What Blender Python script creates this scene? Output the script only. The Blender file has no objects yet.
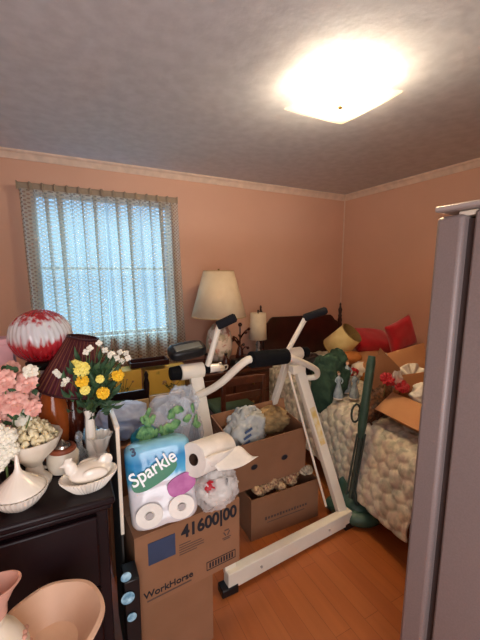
import bpy, bmesh, math, random
from mathutils import Vector, Matrix, noise, Euler
PI = math.pi
S = bpy.context.scene
C = S.collection

# ---------------- camera, world, lights, exposure ----------------
F = 340.0                       # focal length in pixels of a 480x640 frame
YAW, PITCH = math.radians(27.3), math.radians(7.87)
CAM = Vector((0, 0, 1.5))
cam = bpy.data.objects.new('camera', bpy.data.cameras.new('camera')); C.objects.link(cam)
cam.location = CAM
cam.rotation_euler = (PI/2 - PITCH, 0, -YAW)
cam.data.sensor_fit = 'VERTICAL'; cam.data.sensor_height = 36; cam.data.lens = F/640*36
cam.data.clip_start = 0.02
S.camera = cam

w = bpy.data.worlds.new('daylight'); S.world = w; w.use_nodes = True
bg = w.node_tree.nodes['Background']
bg.inputs[0].default_value = (0.30, 0.62, 1.0, 1); bg.inputs[1].default_value = 0.95

def light(name, typ, loc, energy, color, size=0.1, rot=(0,0,0), sy=None):
    l = bpy.data.lights.new(name, typ); l.energy = energy; l.color = color
    if typ == 'AREA':
        l.size = size
        if sy: l.shape = 'RECTANGLE'; l.size_y = sy
    else: l.shadow_soft_size = size
    o = bpy.data.objects.new(name, l); C.objects.link(o); o.location = loc; o.rotation_euler = rot
    return o
WARM = (1.0, 0.83, 0.62)
# added fill light, standing for daylight from the unseen doorway behind the camera
light('doorway_fill', 'AREA', (-0.05, -0.75, 1.35), 16, (0.96, 0.97, 1.0), 0.85, (PI/2, 0, 0), 1.9)
# bright overcast sky light falling on the window from outside
_s = light('sky_sun', 'SUN', (1, 8, 6), 5.5, (0.36, 0.70, 1.0), 0, (math.radians(-52), 0, 0)); _s.data.angle = math.radians(50)
S.view_settings.view_transform = 'Standard'; S.view_settings.look = 'None'
S.view_settings.exposure = 1.12; S.view_settings.gamma = 1; S.view_settings.use_curve_mapping = False

def at(px, py, X=None, Y=None, Z=None, D=None):
    r, u0 = px-240.0, 320.0-py
    up = u0*math.cos(PITCH) - F*math.sin(PITCH)
    fw = F*math.cos(PITCH) + u0*math.sin(PITCH)
    d = Vector((r*math.cos(YAW)+fw*math.sin(YAW), fw*math.cos(YAW)-r*math.sin(YAW), up))
    if X is not None: s = X/d.x
    elif Y is not None: s = Y/d.y
    elif Z is not None: s = (Z-CAM.z)/d.z
    else: s = D/F
    return CAM + d*s

# ---------------- materials ----------------
def lin(c):
    if isinstance(c, str):
        c = [int(c[i:i+2], 16)/255 for i in (0, 2, 4)]
        c = [x/12.92 if x <= .04045 else ((x+.055)/1.055)**2.4 for x in c]
    return (c[0], c[1], c[2], 1)
MATS = {}
def nodes(m): return m.node_tree.nodes, m.node_tree.links
def mat(name, col, rough=.5, metal=0, col2=None, scale=15, bump=0, bscale=None, trans=0, sheen=0, coat=0, emit=0, spec=.5, detail=4, ior=1.45):
    m = bpy.data.materials.new(name); m.use_nodes = True
    N, L = nodes(m); b = N['Principled BSDF']
    b.inputs['Base Color'].default_value = lin(col)
    b.inputs['Roughness'].default_value = rough; b.inputs['Metallic'].default_value = metal
    b.inputs['Transmission Weight'].default_value = trans; b.inputs['Sheen Weight'].default_value = sheen
    b.inputs['Coat Weight'].default_value = coat; b.inputs['Specular IOR Level'].default_value = spec; b.inputs['IOR'].default_value = ior
    if emit: b.inputs['Emission Color'].default_value = lin(col); b.inputs['Emission Strength'].default_value = emit
    tc = N.new('ShaderNodeTexCoord')
    n = N.new('ShaderNodeTexNoise'); n.inputs['Scale'].default_value = scale; n.inputs['Detail'].default_value = detail
    L.new(tc.outputs['Object'], n.inputs['Vector'])
    r = N.new('ShaderNodeValToRGB'); L.new(n.outputs['Fac'], r.inputs['Fac'])
    c = lin(col); c2 = lin(col2) if col2 else tuple(x*.86 for x in c[:3])+(1,)
    r.color_ramp.elements[0].position = .35; r.color_ramp.elements[1].position = .65
    r.color_ramp.elements[0].color = c2; r.color_ramp.elements[1].color = c
    L.new(r.outputs['Color'], b.inputs['Base Color'])
    if bump:
        n2 = N.new('ShaderNodeTexNoise'); n2.inputs['Scale'].default_value = bscale or scale*4; n2.inputs['Detail'].default_value = 5
        L.new(tc.outputs['Object'], n2.inputs['Vector'])
        bp = N.new('ShaderNodeBump'); bp.inputs['Strength'].default_value = bump; bp.inputs['Distance'].default_value = .01
        L.new(n2.outputs['Fac'], bp.inputs['Height']); L.new(bp.outputs['Normal'], b.inputs['Normal'])
    MATS[name] = m
    return m
def film(name, col, alpha, rough=.2, col2=None, scale=8):          # thin see-through sheet
    m = mat(name, col, rough, col2=col2, scale=scale)
    N, L = nodes(m); b = N['Principled BSDF']; out = N['Material Output']
    t = N.new('ShaderNodeBsdfTransparent'); mx = N.new('ShaderNodeMixShader'); mx.inputs[0].default_value = alpha
    L.new(t.outputs[0], mx.inputs[1]); L.new(b.outputs[0], mx.inputs[2]); L.new(mx.outputs[0], out.inputs[0])
    return m

wallm = mat('pink_wall_paint', 'd8ab94', .75, col2='d3a68f', scale=1.5, bump=.08, bscale=60)
ceilm = mat('textured_ceiling', 'dadce0', .9, col2='ced0d4', scale=14, bump=.14, bscale=24, detail=8)
trimm = mat('painted_trim', 'e6cdbb', .5)
winm = mat('white_window_paint', 'e8e8e6', .5)
glass = mat('clear_glass', 'ffffff', .02, trans=1, col2='ffffff', ior=1.1)
glassd = mat('cut_glass', 'f2f6f8', .06, trans=.85, col2='e4ecf0')
whitem = mat('white_painted_steel', 'ece4d4', .35, col2='e4dac8', scale=6)
greyst = mat('bare_grey_steel', 'b9b4ac', .35, metal=.3)
blackf = mat('black_foam', '121214', .95, spec=.15, bump=.2, bscale=300)
blackp = mat('black_plastic', '141416', .4)
greyp = mat('grey_grip', '222226', .9, spec=.15, bump=.2, bscale=200)
card = mat('brown_cardboard', '93674a', .85, col2='8a6043', scale=5, bump=.05, bscale=80)
card2 = mat('tan_cardboard', 'c79266', .85, col2='be885c', scale=5)
ink = mat('dark_print', '1f1d24', .8)
ink2 = mat('faded_print', '5c4740', .8)
bluel = mat('navy_label', '35415c', .6)
cherry = mat('dark_cherry_wood', '3a1712', .3, col2='2a100d', scale=9, coat=.3)
mahog = mat('mahogany_wood', '5a2a1a', .35, col2='45200f', scale=12, coat=.2)
blackw = mat('near_black_wood', '1c0c10', .42, col2='14080c', scale=6, coat=.05, spec=.25)
milk = mat('milk_glass', 'f0e8dc', .18, coat=.5, col2='ece2d4')
cream = mat('cream_ceramic', 'e8dccb', .3, col2='dccdb8')
brownband = mat('brown_glaze', '9a5136', .35)
redv = mat('red_velvet', 'c8142a', .8, col2='b41024', scale=9, sheen=.4)
greenc = mat('dark_green_cloth', '2f4a38', .9, col2='243c2e', scale=12, bump=.2, bscale=150)
orangec = mat('orange_cushion_cloth', 'c27838', .8)
yellowp = mat('cream_yellow_shade', 'ecd79a', .7, col2='e6cf8e')
darkin = mat('shade_lining', 'a08450', .9)
vacg = mat('green_vacuum_plastic', '3d5a4c', .4, col2='385446')
vacd = mat('dark_vacuum_trim', '3a463f', .5)
wick = mat('dark_woven_leather', '74492c', .4, col2='2c1a10', scale=60, bump=.6, bscale=90)
whitec = mat('white_cloth', 'efe8dd', .9, bump=.3, bscale=60)
roll = mat('white_paper_towel', 'f4ece2', .9, bump=.15, bscale=150)
kraft = mat('kraft_tube', '3c2518', .9)
paperb = mat('crumpled_brown_paper', 'a98a5e', .9, col2='846a45', scale=20, bump=.4, bscale=30)
newsp = mat('newspaper', 'd8c8aa', .9, col2='8d8070', scale=45)
leafm = mat('silk_leaf', '3c5a38', .6, col2='26402a', scale=25)
leafp = mat('pale_leaf', '8faa58', .6)
stemm = mat('stem_green', '587040', .6)
yrose = mat('yellow_silk', 'f0c22c', .7, col2='e2a81c', scale=30)
pyrose = mat('pale_yellow_silk', 'f1e27c', .7, col2='e8d460', scale=30)
whitef = mat('white_silk', 'f0ead8', .7)
pinkf = mat('pink_silk', 'edbcae', .8, col2='d08c80', scale=45)
creamf = mat('cream_potpourri', 'eee0bc', .8, col2='d9c79a', scale=60)
amber = mat('amber_glass', 'c4662c', .15, trans=.35, col2='a85020', scale=6)
brassm = mat('aged_brass', '8a6a38', .35, metal=.8)
darkmetal = mat('dark_metal', '2c2422', .4, metal=.6)
paneg = film('window_pane_glass', 'ffffff', .06, .02)
bagw = film('clear_bluish_bag', 'dfe8f4', .42, .15)
bagg = film('clear_bag_with_print', 'e2eaf4', .30, .12)
bagt = film('crumpled_clear_film', 'f2ece8', .4, .12)
bagb = mat('pale_blue_bag', 'b9c4dc', .35, col2='9fb0d2', scale=10)
baggrey = mat('grey_blue_grocery_bag', 'c0c0ba', .4, col2='a5a8a6', scale=10)
blueprint = mat('blue_bag_print', '4a5f86', .5)
tealb = mat('teal_bag_print', '1f6f80', .5)
fridgem = mat('grey_beige_appliance', '938583', .42, col2='8d7f7d', scale=200, bump=.12, bscale=350, metal=.15)
fridged = mat('dark_gasket', '453a39', .7)
fridgee = mat('appliance_edge', 'b5a8a4', .35)
blackbag = mat('black_gift_bag', '0c0c10', .35)
paleprint = mat('pale_blue_print', 'b4dcea', .4, col2='5f8ea8', scale=50)
porcel = mat('pale_blue_porcelain', 'a8b8c0', .2, coat=.5, col2='8a9ca8', scale=30)
skinp = mat('porcelain_skin', 'd8b49c', .3)
hairp = mat('figurine_hair', '7a5a3a', .5)
terra = mat('pink_bisque', 'c99684', .75, col2='be8a78', scale=20)
beige = mat('beige_glaze', 'dab49a', .5, col2='d0a88c', scale=5, bump=.15, bscale=25)
lightwood = mat('light_frame_wood', 'c8a878', .5)
greenseat = mat('olive_seat_cloth', '3c4a2c', .9)
pinkbox = mat('pale_pink_card', 'dfa9ae', .7)
shadem = mat('cream_lampshade_cloth', 'e6d4b8', .8, col2='e0ccae')
redglassp = mat('red_accent', 'b01828', .4)
browngl = mat('brown_glass', '5a2818', .15, trans=.4, col2='4a1c10')
silver = mat('shiny_chrome', 'c8c0b4', .2, metal=.9)
pebble = mat('multicolour_scraps', 'd4b68a', .8, col2='7a4a3a', scale=70)
bulbm = mat('glowing_bulb', 'ffe2b0', .4, emit=640)
bulbm.node_tree.nodes['Principled BSDF'].inputs['Emission Color'].default_value = (*WARM, 1)

def floral(name, base, spots, scale=18, rough=.4, lo=.5, hi=.6):
    m = bpy.data.materials.new(name); m.use_nodes = True; N, L = nodes(m); b = N['Principled BSDF']; b.inputs['Roughness'].default_value = rough
    tc = N.new('ShaderNodeTexCoord'); prev = None
    col = N.new('ShaderNodeRGB'); col.outputs[0].default_value = lin(base); prev = col.outputs[0]
    for i, sp in enumerate(spots):
        mp = N.new('ShaderNodeMapping'); mp.inputs['Location'].default_value = (i*3.7, i*1.9, i*5.1)
        n = N.new('ShaderNodeTexNoise'); n.inputs['Scale'].default_value = scale; n.inputs['Detail'].default_value = 3
        L.new(tc.outputs['Object'], mp.inputs[0]); L.new(mp.outputs[0], n.inputs['Vector'])
        r = N.new('ShaderNodeValToRGB'); r.color_ramp.elements[0].position = lo; r.color_ramp.elements[1].position = hi
        L.new(n.outputs['Fac'], r.inputs['Fac'])
        mx = N.new('ShaderNodeMixRGB'); L.new(r.outputs['Color'], mx.inputs[0]); L.new(prev, mx.inputs[1]); mx.inputs[2].default_value = lin(sp)
        prev = mx.outputs[0]
    L.new(prev, b.inputs['Base Color']); return m
rosevase = floral('rose_painted_porcelain', 'e4d2c2', ['b87868', 'a89a80'], 16)
quiltm = floral('floral_quilt_cotton', 'e4dac4', ['b6b49f', 'a09f8e', 'c8b4a6'], 22, .9, .46, .7)
yellowcase = floral('yellow_floral_board', 'dfbb52', ['b09440'], 9, .5, .6, .68)

def floor_mat():
    m = bpy.data.materials.new('orange_oak_planks'); m.use_nodes = True; N, L = nodes(m); b = N['Principled BSDF']
    tc = N.new('ShaderNodeTexCoord'); mp = N.new('ShaderNodeMapping'); mp.inputs['Rotation'].default_value = (0, 0, PI/2)
    L.new(tc.outputs['Object'], mp.inputs[0])
    br = N.new('ShaderNodeTexBrick'); br.inputs['Scale'].default_value = 1; br.inputs['Brick Width'].default_value = .9; br.inputs['Row Height'].default_value = .083
    br.inputs['Mortar Size'].default_value = .0012; br.offset = .37
    br.inputs['Color1'].default_value = lin('b2612e'); br.inputs['Color2'].default_value = lin('a65525'); br.inputs['Mortar'].default_value = lin('84421f')
    L.new(mp.outputs[0], br.inputs['Vector'])
    mp2 = N.new('ShaderNodeMapping'); mp2.inputs['Scale'].default_value = (30, 2.5, 1); L.new(tc.outputs['Object'], mp2.inputs[0])
    n = N.new('ShaderNodeTexNoise'); n.inputs['Scale'].default_value = 1; n.inputs['Detail'].default_value = 8; L.new(mp2.outputs[0], n.inputs['Vector'])
    mx = N.new('ShaderNodeMixRGB'); mx.blend_type = 'MULTIPLY'; mx.inputs[0].default_value = .35
    L.new(br.outputs['Color'], mx.inputs[1]); L.new(n.outputs['Fac'], mx.inputs[2])
    g = N.new('ShaderNodeGamma'); g.inputs[1].default_value = .93; L.new(mx.outputs[0], g.inputs[0])
    L.new(g.outputs[0], b.inputs['Base Color']); b.inputs['Roughness'].default_value = .38
    return m
floorm = floor_mat()

def curtain_mat():
    m = bpy.data.materials.new('taupe_dotted_lace'); m.use_nodes = True; N, L = nodes(m)
    for n in list(N):
        if n.type == 'BSDF_PRINCIPLED': N.remove(n)
    out = N['Material Output']
    uv = N.new('ShaderNodeUVMap'); mp = N.new('ShaderNodeMapping'); L.new(uv.outputs[0], mp.inputs[0])
    vo = N.new('ShaderNodeTexVoronoi'); vo.voronoi_dimensions = '2D'; vo.inputs['Scale'].default_value = 44; vo.inputs['Randomness'].default_value = .0
    L.new(mp.outputs[0], vo.inputs['Vector'])
    mp.inputs['Rotation'].default_value = (0, 0, PI/4)
    r = N.new('ShaderNodeValToRGB'); r.color_ramp.elements[0].position = .27; r.color_ramp.elements[1].position = .34
    r.color_ramp.elements[0].color = (1,1,1,1); r.color_ramp.elements[1].color = (0,0,0,1)
    L.new(vo.outputs['Distance'], r.inputs['Fac'])
    cm = N.new('ShaderNodeMixRGB'); cm.inputs[1].default_value = lin('cbbca8'); cm.inputs[2].default_value = lin('a89a88'); L.new(r.outputs[0], cm.inputs[0])
    d = N.new('ShaderNodeBsdfDiffuse'); t = N.new('ShaderNodeBsdfTranslucent'); L.new(cm.outputs[0], d.inputs[0]); L.new(cm.outputs[0], t.inputs[0])
    m1 = N.new('ShaderNodeMixShader'); m1.inputs[0].default_value = .55; L.new(d.outputs[0], m1.inputs[1]); L.new(t.outputs[0], m1.inputs[2])
    tr = N.new('ShaderNodeBsdfTransparent'); m2 = N.new('ShaderNodeMixShader')
    f = N.new('ShaderNodeMapRange'); f.inputs[3].default_value = .90; f.inputs[4].default_value = .45; L.new(r.outputs[0], f.inputs[0])
    L.new(f.outputs[0], m2.inputs[0]); L.new(tr.outputs[0], m2.inputs[1]); L.new(m1.outputs[0], m2.inputs[2]); L.new(m2.outputs[0], out.inputs[0])
    return m
curtm = curtain_mat()
curth = mat('taupe_curtain_heading', 'a08f7c', .9)

def globe_mat():
    m = film('red_and_clear_swirl_glass', 'ffffff', .86, .08)
    N, L = nodes(m); b = N['Principled BSDF']; tc = N.new('ShaderNodeTexCoord'); sp = N.new('ShaderNodeSeparateXYZ'); L.new(tc.outputs['Object'], sp.inputs[0])
    n = N.new('ShaderNodeTexNoise'); n.inputs['Scale'].default_value = 22; mp = N.new('ShaderNodeMapping'); mp.inputs['Scale'].default_value = (2.6, 2.6, .6)
    L.new(tc.outputs['Object'], mp.inputs[0]); L.new(mp.outputs[0], n.inputs['Vector'])
    a = N.new('ShaderNodeMath'); a.operation = 'MULTIPLY_ADD'; a.inputs[1].default_value = .11; L.new(n.outputs['Fac'], a.inputs[0]); L.new(sp.outputs['Z'], a.inputs[2])
    mr = N.new('ShaderNodeMapRange'); mr.inputs[1].default_value = -.055; mr.inputs[2].default_value = .16; L.new(a.outputs[0], mr.inputs[0])
    r = N.new('ShaderNodeValToRGB'); L.new(mr.outputs[0], r.inputs['Fac']); e = r.color_ramp.elements
    e[0].position = 0; e[0].color = lin('7a0812'); e[1].position = 1; e[1].color = lin('b01820')
    for p, c in ((.22, 'a80c1a'), (.42, 'c8303a'), (.52, 'e2e0e2'), (.74, 'e4e6ea'), (.86, 'b8242c')):
        x = e.new(p); x.color = lin(c)
    L.new(r.outputs[0], b.inputs['Base Color']); b.inputs['Transmission Weight'].default_value = .15
    b.inputs['Coat Weight'].default_value = .6
    return m
globem = globe_mat()

def pleat_mat():
    m = mat('burgundy_pleated_cloth', '4a141c', .7); N, L = nodes(m); b = N['Principled BSDF']
    tc = N.new('ShaderNodeTexCoord'); sp = N.new('ShaderNodeSeparateXYZ'); L.new(tc.outputs['Object'], sp.inputs[0])
    a = N.new('ShaderNodeMath'); a.operation = 'ARCTAN2'; L.new(sp.outputs['Y'], a.inputs[0]); L.new(sp.outputs['X'], a.inputs[1])
    k = N.new('ShaderNodeMath'); k.operation = 'MULTIPLY'; k.inputs[1].default_value = 32; L.new(a.outputs[0], k.inputs[0])
    s = N.new('ShaderNodeMath'); s.operation = 'SINE'; L.new(k.outputs[0], s.inputs[0])
    r = N.new('ShaderNodeValToRGB'); r.color_ramp.elements[0].position = .72; r.color_ramp.elements[1].position = .95
    r.color_ramp.elements[0].color = lin('4f161f'); r.color_ramp.elements[1].color = lin('7c4a34'); L.new(s.outputs[0], r.inputs['Fac'])
    L.new(r.outputs[0], b.inputs['Base Color']); return m
pleatm = pleat_mat()

def pack_mat():     # printed wrapper: blue sky above, white and a pink corner
    m = mat('printed_plastic_wrapper', 'e9e6e6', .25, coat=.5); N, L = nodes(m); b = N['Principled BSDF']
    tc = N.new('ShaderNodeTexCoord'); sp = N.new('ShaderNodeSeparateXYZ'); L.new(tc.outputs['Object'], sp.inputs[0])
    n = N.new('ShaderNodeTexNoise'); n.inputs['Scale'].default_value = 9; L.new(tc.outputs['Object'], n.inputs['Vector'])
    a = N.new('ShaderNodeMath'); a.operation = 'MULTIPLY_ADD'; a.inputs[1].default_value = .05; L.new(n.outputs['Fac'], a.inputs[0]); L.new(sp.outputs['Z'], a.inputs[2])
    mr = N.new('ShaderNodeMapRange'); mr.inputs[1].default_value = 0; mr.inputs[2].default_value = .33; L.new(a.outputs[0], mr.inputs[0])
    r = N.new('ShaderNodeValToRGB'); L.new(mr.outputs[0], r.inputs['Fac']); e = r.color_ramp.elements
    e[0].position = 0; e[0].color = lin('d9d2cf'); e[1].position = 1; e[1].color = lin('8ccbe8')
    for p, c in ((.50, 'e4dfe4'), (.58, '5ab0d8'), (.78, '2f86bc'), (.92, '8ccae6')):
        x = e.new(p); x.color = lin(c)
    L.new(r.outputs[0], b.inputs['Base Color']); return m
packm = pack_mat()

def shade_mat():   # the frosted square glass of the ceiling light
    m = bpy.data.materials.new('frosted_fixture_glass'); m.use_nodes = True; N, L = nodes(m)
    b = N['Principled BSDF']; b.inputs['Base Color'].default_value = lin('fff0d8'); b.inputs['Roughness'].default_value = .25
    t = N.new('ShaderNodeBsdfTransparent'); t.inputs[0].default_value = (1, .93, .8, 1)
    tl = N.new('ShaderNodeBsdfTranslucent'); tl.inputs[0].default_value = (1, .93, .8, 1)
    m1 = N.new('ShaderNodeMixShader'); m1.inputs[0].default_value = .55; L.new(b.outputs[0], m1.inputs[1]); L.new(tl.outputs[0], m1.inputs[2])
    m2 = N.new('ShaderNodeMixShader'); m2.inputs[0].default_value = .18; L.new(t.outputs[0], m2.inputs[1]); L.new(m1.outputs[0], m2.inputs[2])
    L.new(m2.outputs[0], N['Material Output'].inputs[0]); return m
fixg = shade_mat()

# ---------------- mesh helpers ----------------
def Rz(a): return Matrix.Rotation(a, 4, 'Z')
def Rx(a): return Matrix.Rotation(a, 4, 'X')
def Ry(a): return Matrix.Rotation(a, 4, 'Y')
def T(v): return Matrix.Translation(Vector(v))
def frame(p, axis, roll=0):      # matrix at p whose z runs along axis
    return T(p) @ Vector(axis).normalized().to_track_quat('Z', 'Y').to_matrix().to_4x4() @ Rz(roll)
def spline(P, k=6):
    P = [Vector(p) for p in P]; out = []
    for i in range(len(P)-1):
        a, b, c, d = P[max(i-1, 0)], P[i], P[i+1], P[min(i+2, len(P)-1)]
        for j in range(k):
            t = j/k
            out.append(.5*((2*b)+(-a+c)*t+(2*a-5*b+4*c-d)*t*t+(-a+3*b-3*c+d)*t**3))
    out.append(P[-1]); return out
class MB:
    def __init__(s): s.v = []; s.f = []; s.uv = None
    def add(s, vs, fs, M=None):
        o = len(s.v)
        s.v += [tuple(M @ Vector(v)) if M else tuple(v) for v in vs]
        s.f += [tuple(i+o for i in f) for f in fs]; return s
    def box(s, c, d, M=None):
        x, y, z = c; a, b, e = d[0]/2, d[1]/2, d[2]/2
        vs = [(x+i*a, y+j*b, z+k*e) for i in (-1, 1) for j in (-1, 1) for k in (-1, 1)]
        return s.add(vs, [(0,1,3,2), (4,6,7,5), (0,4,5,1), (2,3,7,6), (0,2,6,4), (1,5,7,3)], M)
    def beam(s, p, q, w, t, up=(0, 1, 0)):       # square tube from p to q
        p, q = Vector(p), Vector(q); z = (q-p).normalized(); y = Vector(up); y = (y-z*y.dot(z)).normalized(); x = y.cross(z)
        M = Matrix((x.to_4d(), y.to_4d(), z.to_4d(), (0,0,0,1))).transposed(); M.translation = (p+q)/2
        for i in range(3): M[3][i] = 0
        return s.box((0, 0, 0), (w, t, (q-p).length), M)
    def tube(s, P, r, n=12, M=None):
        P = [Vector(p) for p in P]; k = len(P); R = r if isinstance(r, (list, tuple)) else [r]*k
        vs = []; fs = []; t0 = (P[1]-P[0]).normalized(); u = t0.orthogonal().normalized()
        for i in range(k):
            t = (P[min(i+1, k-1)]-P[max(i-1, 0)]).normalized(); u = (u-t*u.dot(t)).normalized(); v = t.cross(u)
            vs += [P[i]+(u*math.cos(2*PI*j/n)+v*math.sin(2*PI*j/n))*R[i] for j in range(n)]
        for i in range(k-1):
            fs += [(i*n+j, i*n+(j+1) % n, (i+1)*n+(j+1) % n, (i+1)*n+j) for j in range(n)]
        fs += [tuple(range(n))[::-1], tuple(range((k-1)*n, k*n))]
        return s.add(vs, fs, M)
    def lathe(s, prof, n=32, M=None, fn=None, cap=True, sx=1, sy=1):
        vs = []; fs = []
        for i, (r, z) in enumerate(prof):
            for j in range(n):
                a = 2*PI*j/n; rr = r*(fn(a, z) if fn else 1)
                vs.append((rr*math.cos(a)*sx, rr*math.sin(a)*sy, z))
        for i in range(len(prof)-1):
            fs += [(i*n+j, i*n+(j+1) % n, (i+1)*n+(j+1) % n, (i+1)*n+j) for j in range(n)]
        if cap:
            if prof[0][0] > 1e-4: fs.append(tuple(range(n))[::-1])
            if prof[-1][0] > 1e-4: fs.append(tuple(range((len(prof)-1)*n, len(prof)*n)))
        return s.add(vs, fs, M)
    def ball(s, c, r, M=None, n=20, m=12, fn=None, rot=None):
        if not isinstance(r, (tuple, list)): r = (r, r, r)
        vs = []; fs = []
        for i in range(m+1):
            th = PI*i/m
            for j in range(n):
                ph = 2*PI*j/n; d = Vector((math.sin(th)*math.cos(ph), math.sin(th)*math.sin(ph), math.cos(th)))
                k = fn(d) if fn else 1
                p = Vector((d.x*r[0]*k, d.y*r[1]*k, d.z*r[2]*k))
                if rot: p = rot @ p
                vs.append(p+Vector(c))
        for i in range(m):
            fs += [(i*n+j, (i+1)*n+j, (i+1)*n+(j+1) % n, i*n+(j+1) % n) for j in range(n)]
        return s.add(vs, fs, M)
    def grid(s, fn, nu, nv, M=None, uv=None):
        vs = [fn(i/nu, j/nv) for i in range(nu+1) for j in range(nv+1)]
        fs = [(i*(nv+1)+j, (i+1)*(nv+1)+j, (i+1)*(nv+1)+j+1, i*(nv+1)+j+1) for i in range(nu) for j in range(nv)]
        if uv: s.uv = [uv(i/nu, j/nv) for i in range(nu+1) for j in range(nv+1)]
        return s.add(vs, fs, M)
    def prism(s, pts, y0, y1, M=None):           # outline in x-z, depth along y
        n = len(pts); vs = [(x, y0, z) for x, z in pts]+[(x, y1, z) for x, z in pts]
        return s.add(vs, [tuple(range(n)), tuple(range(n, 2*n))[::-1]]+[(i, i+n, (i+1) % n+n, (i+1) % n) for i in range(n)], M)
    def build(s, name, m, parent=None, world=False, bevel=0, solid=0, remesh=0, sub=0, angle=40, flat=False):
        me = bpy.data.meshes.new(name); me.from_pydata(s.v, [], s.f); me.validate()
        bm = bmesh.new(); bm.from_mesh(me); bmesh.ops.remove_doubles(bm, verts=bm.verts, dist=1e-6) if not s.uv else None
        bmesh.ops.recalc_face_normals(bm, faces=bm.faces)
        if s.uv:
            ul = bm.loops.layers.uv.new('UVMap'); bm.verts.ensure_lookup_table()
            for f in bm.faces:
                for l in f.loops: l[ul].uv = s.uv[l.vert.index]
        bm.to_mesh(me); bm.free()
        if parent is not None and world:
            me.transform((T(parent.location) @ parent.rotation_euler.to_matrix().to_4x4()).inverted())
        for p in me.polygons: p.use_smooth = not flat
        if not flat: me.set_sharp_from_angle(angle=math.radians(angle))
        me.materials.append(m)
        o = bpy.data.objects.new(name, me); C.objects.link(o)
        if parent is not None: o.parent = parent
        if bevel:
            b = o.modifiers.new('b', 'BEVEL'); b.width = bevel; b.segments = 2; b.limit_method = 'ANGLE'; b.angle_limit = math.radians(40)
        if solid: b = o.modifiers.new('s', 'SOLIDIFY'); b.thickness = solid; b.offset = 0
        if remesh:
            b = o.modifiers.new('r', 'REMESH'); b.mode = 'VOXEL'; b.voxel_size = remesh; b.use_smooth_shade = True
            b = o.modifiers.new('sm', 'SMOOTH'); b.iterations = 4; b.factor = .5
        if sub: b = o.modifiers.new('ss', 'SUBSURF'); b.levels = sub; b.render_levels = sub
        return o
def tag(o, label, cat, group=None, kind=None):
    o['label'] = label; o['category'] = cat
    if group: o['group'] = group
    if kind: o['kind'] = kind
    return o
def thing(name, label, cat, loc=(0, 0, 0), rotz=0, group=None, rot=None):
    o = bpy.data.objects.new(name, None); C.objects.link(o); o.location = loc
    o.rotation_euler = rot if rot else (0, 0, rotz); o.empty_display_size = .05
    return tag(o, label, cat, group)
def struct(name, mb, m, parent=None, **k):
    o = mb.build(name, m, parent, **k)
    if parent is None: o['kind'] = 'structure'
    return o
def recentre(o, z='min'):      # put a single-mesh thing's origin at its base
    vs = [v.co for v in o.data.vertices]
    c = Vector((sum(v.x for v in vs)/len(vs), sum(v.y for v in vs)/len(vs), min(v.z for v in vs)))
    o.data.transform(T(-c)); o.location = c; return o
def text(s, size, m, parent, M, name='lettering', sx=1, extr=.0006, bold=.0):
    cu = bpy.data.curves.new(name, 'FONT'); cu.body = s; cu.size = size; cu.extrude = extr; cu.align_x = 'CENTER'; cu.align_y = 'CENTER'; cu.offset = bold
    o = bpy.data.objects.new(name, cu); C.objects.link(o)
    bpy.context.view_layer.update()
    me = bpy.data.meshes.new_from_object(o.evaluated_get(bpy.context.evaluated_depsgraph_get())); bpy.data.objects.remove(o)
    me.transform(M @ Matrix.Diagonal((sx, 1, 1, 1)))
    me.materials.clear(); me.materials.append(m)
    t = bpy.data.objects.new(name, me); C.objects.link(t); t.parent = parent; return t
FRONT = Rx(PI/2)          # text plane xy -> xz facing -y
def crumple(seed, amp=.18, f=2.5, ridge=.6):
    off = Vector((seed*7.3, seed*3.1, seed*1.7))
    def fn(d):
        a = noise.noise(d*f+off); b = 1-abs(noise.noise(d*f*2+off))*2; c = 1-abs(noise.noise(d*f*4.5+off))*2
        return 1+amp*(a+ridge*.5*b+ridge*.22*c)
    return fn

# ---------------- the room ----------------
XL, XR, YF, YB, H = -.82, 3.15, -.5, 3.28, 2.44
def wall(name, b): return struct(name, b, wallm)
struct('floor', MB().box(((XL+XR)/2, (YF+YB)/2-.3, -.05), (XR-XL+.4, YB-YF+1.0, .1)), floorm)
struct('ceiling', MB().box(((XL+XR)/2, (YF+YB)/2, H+.05), (XR-XL+.4, YB-YF+.4, .1)), ceilm)
# window opening
wl, wr = at(35, 260, Y=YB).x, at(172, 260, Y=YB).x
wt, wb = at(100, 198, Y=YB).z, at(100, 336, Y=YB).z
b = MB(); th = .12; yc = YB+th/2
b.box(((XL-.1+wl)/2, yc, H/2), (wl-XL+.1, th, H)); b.box(((wr+XR+.1)/2, yc, H/2), (XR+.1-wr, th, H))
b.box(((wl+wr)/2, yc, wb/2), (wr-wl, th, wb)); b.box(((wl+wr)/2, yc, (wt+H)/2), (wr-wl, th, H-wt))
wall('wall_back', b)
wall('wall_right', MB().box((XR+.06, (YF+YB)/2, H/2), (.12, YB-YF, H)))
wall('wall_left', MB().box((XL-.06, (YF+YB)/2, H/2), (.12, YB-YF, H)))
b = MB(); dl, dr, dh = -.5, .45, 2.05
b.box(((XL+dl)/2, YF-.06, H/2), (dl-XL, .12, H)); b.box(((dr+XR)/2, YF-.06, H/2), (XR-dr, .12, H)); b.box(((dl+dr)/2, YF-.06, (dh+H)/2), (dr-dl, .12, H-dh))
wall('wall_front', b)
b = MB(); b.box((dl-.035, YF+.008, dh/2), (.07, .016, dh)); b.box((dr+.035, YF+.008, dh/2), (.07, .016, dh)); b.box(((dl+dr)/2, YF+.008, dh+.035), (dr-dl+.14, .016, .07))
struct('trim_4', b, trimm, bevel=.003)
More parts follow.
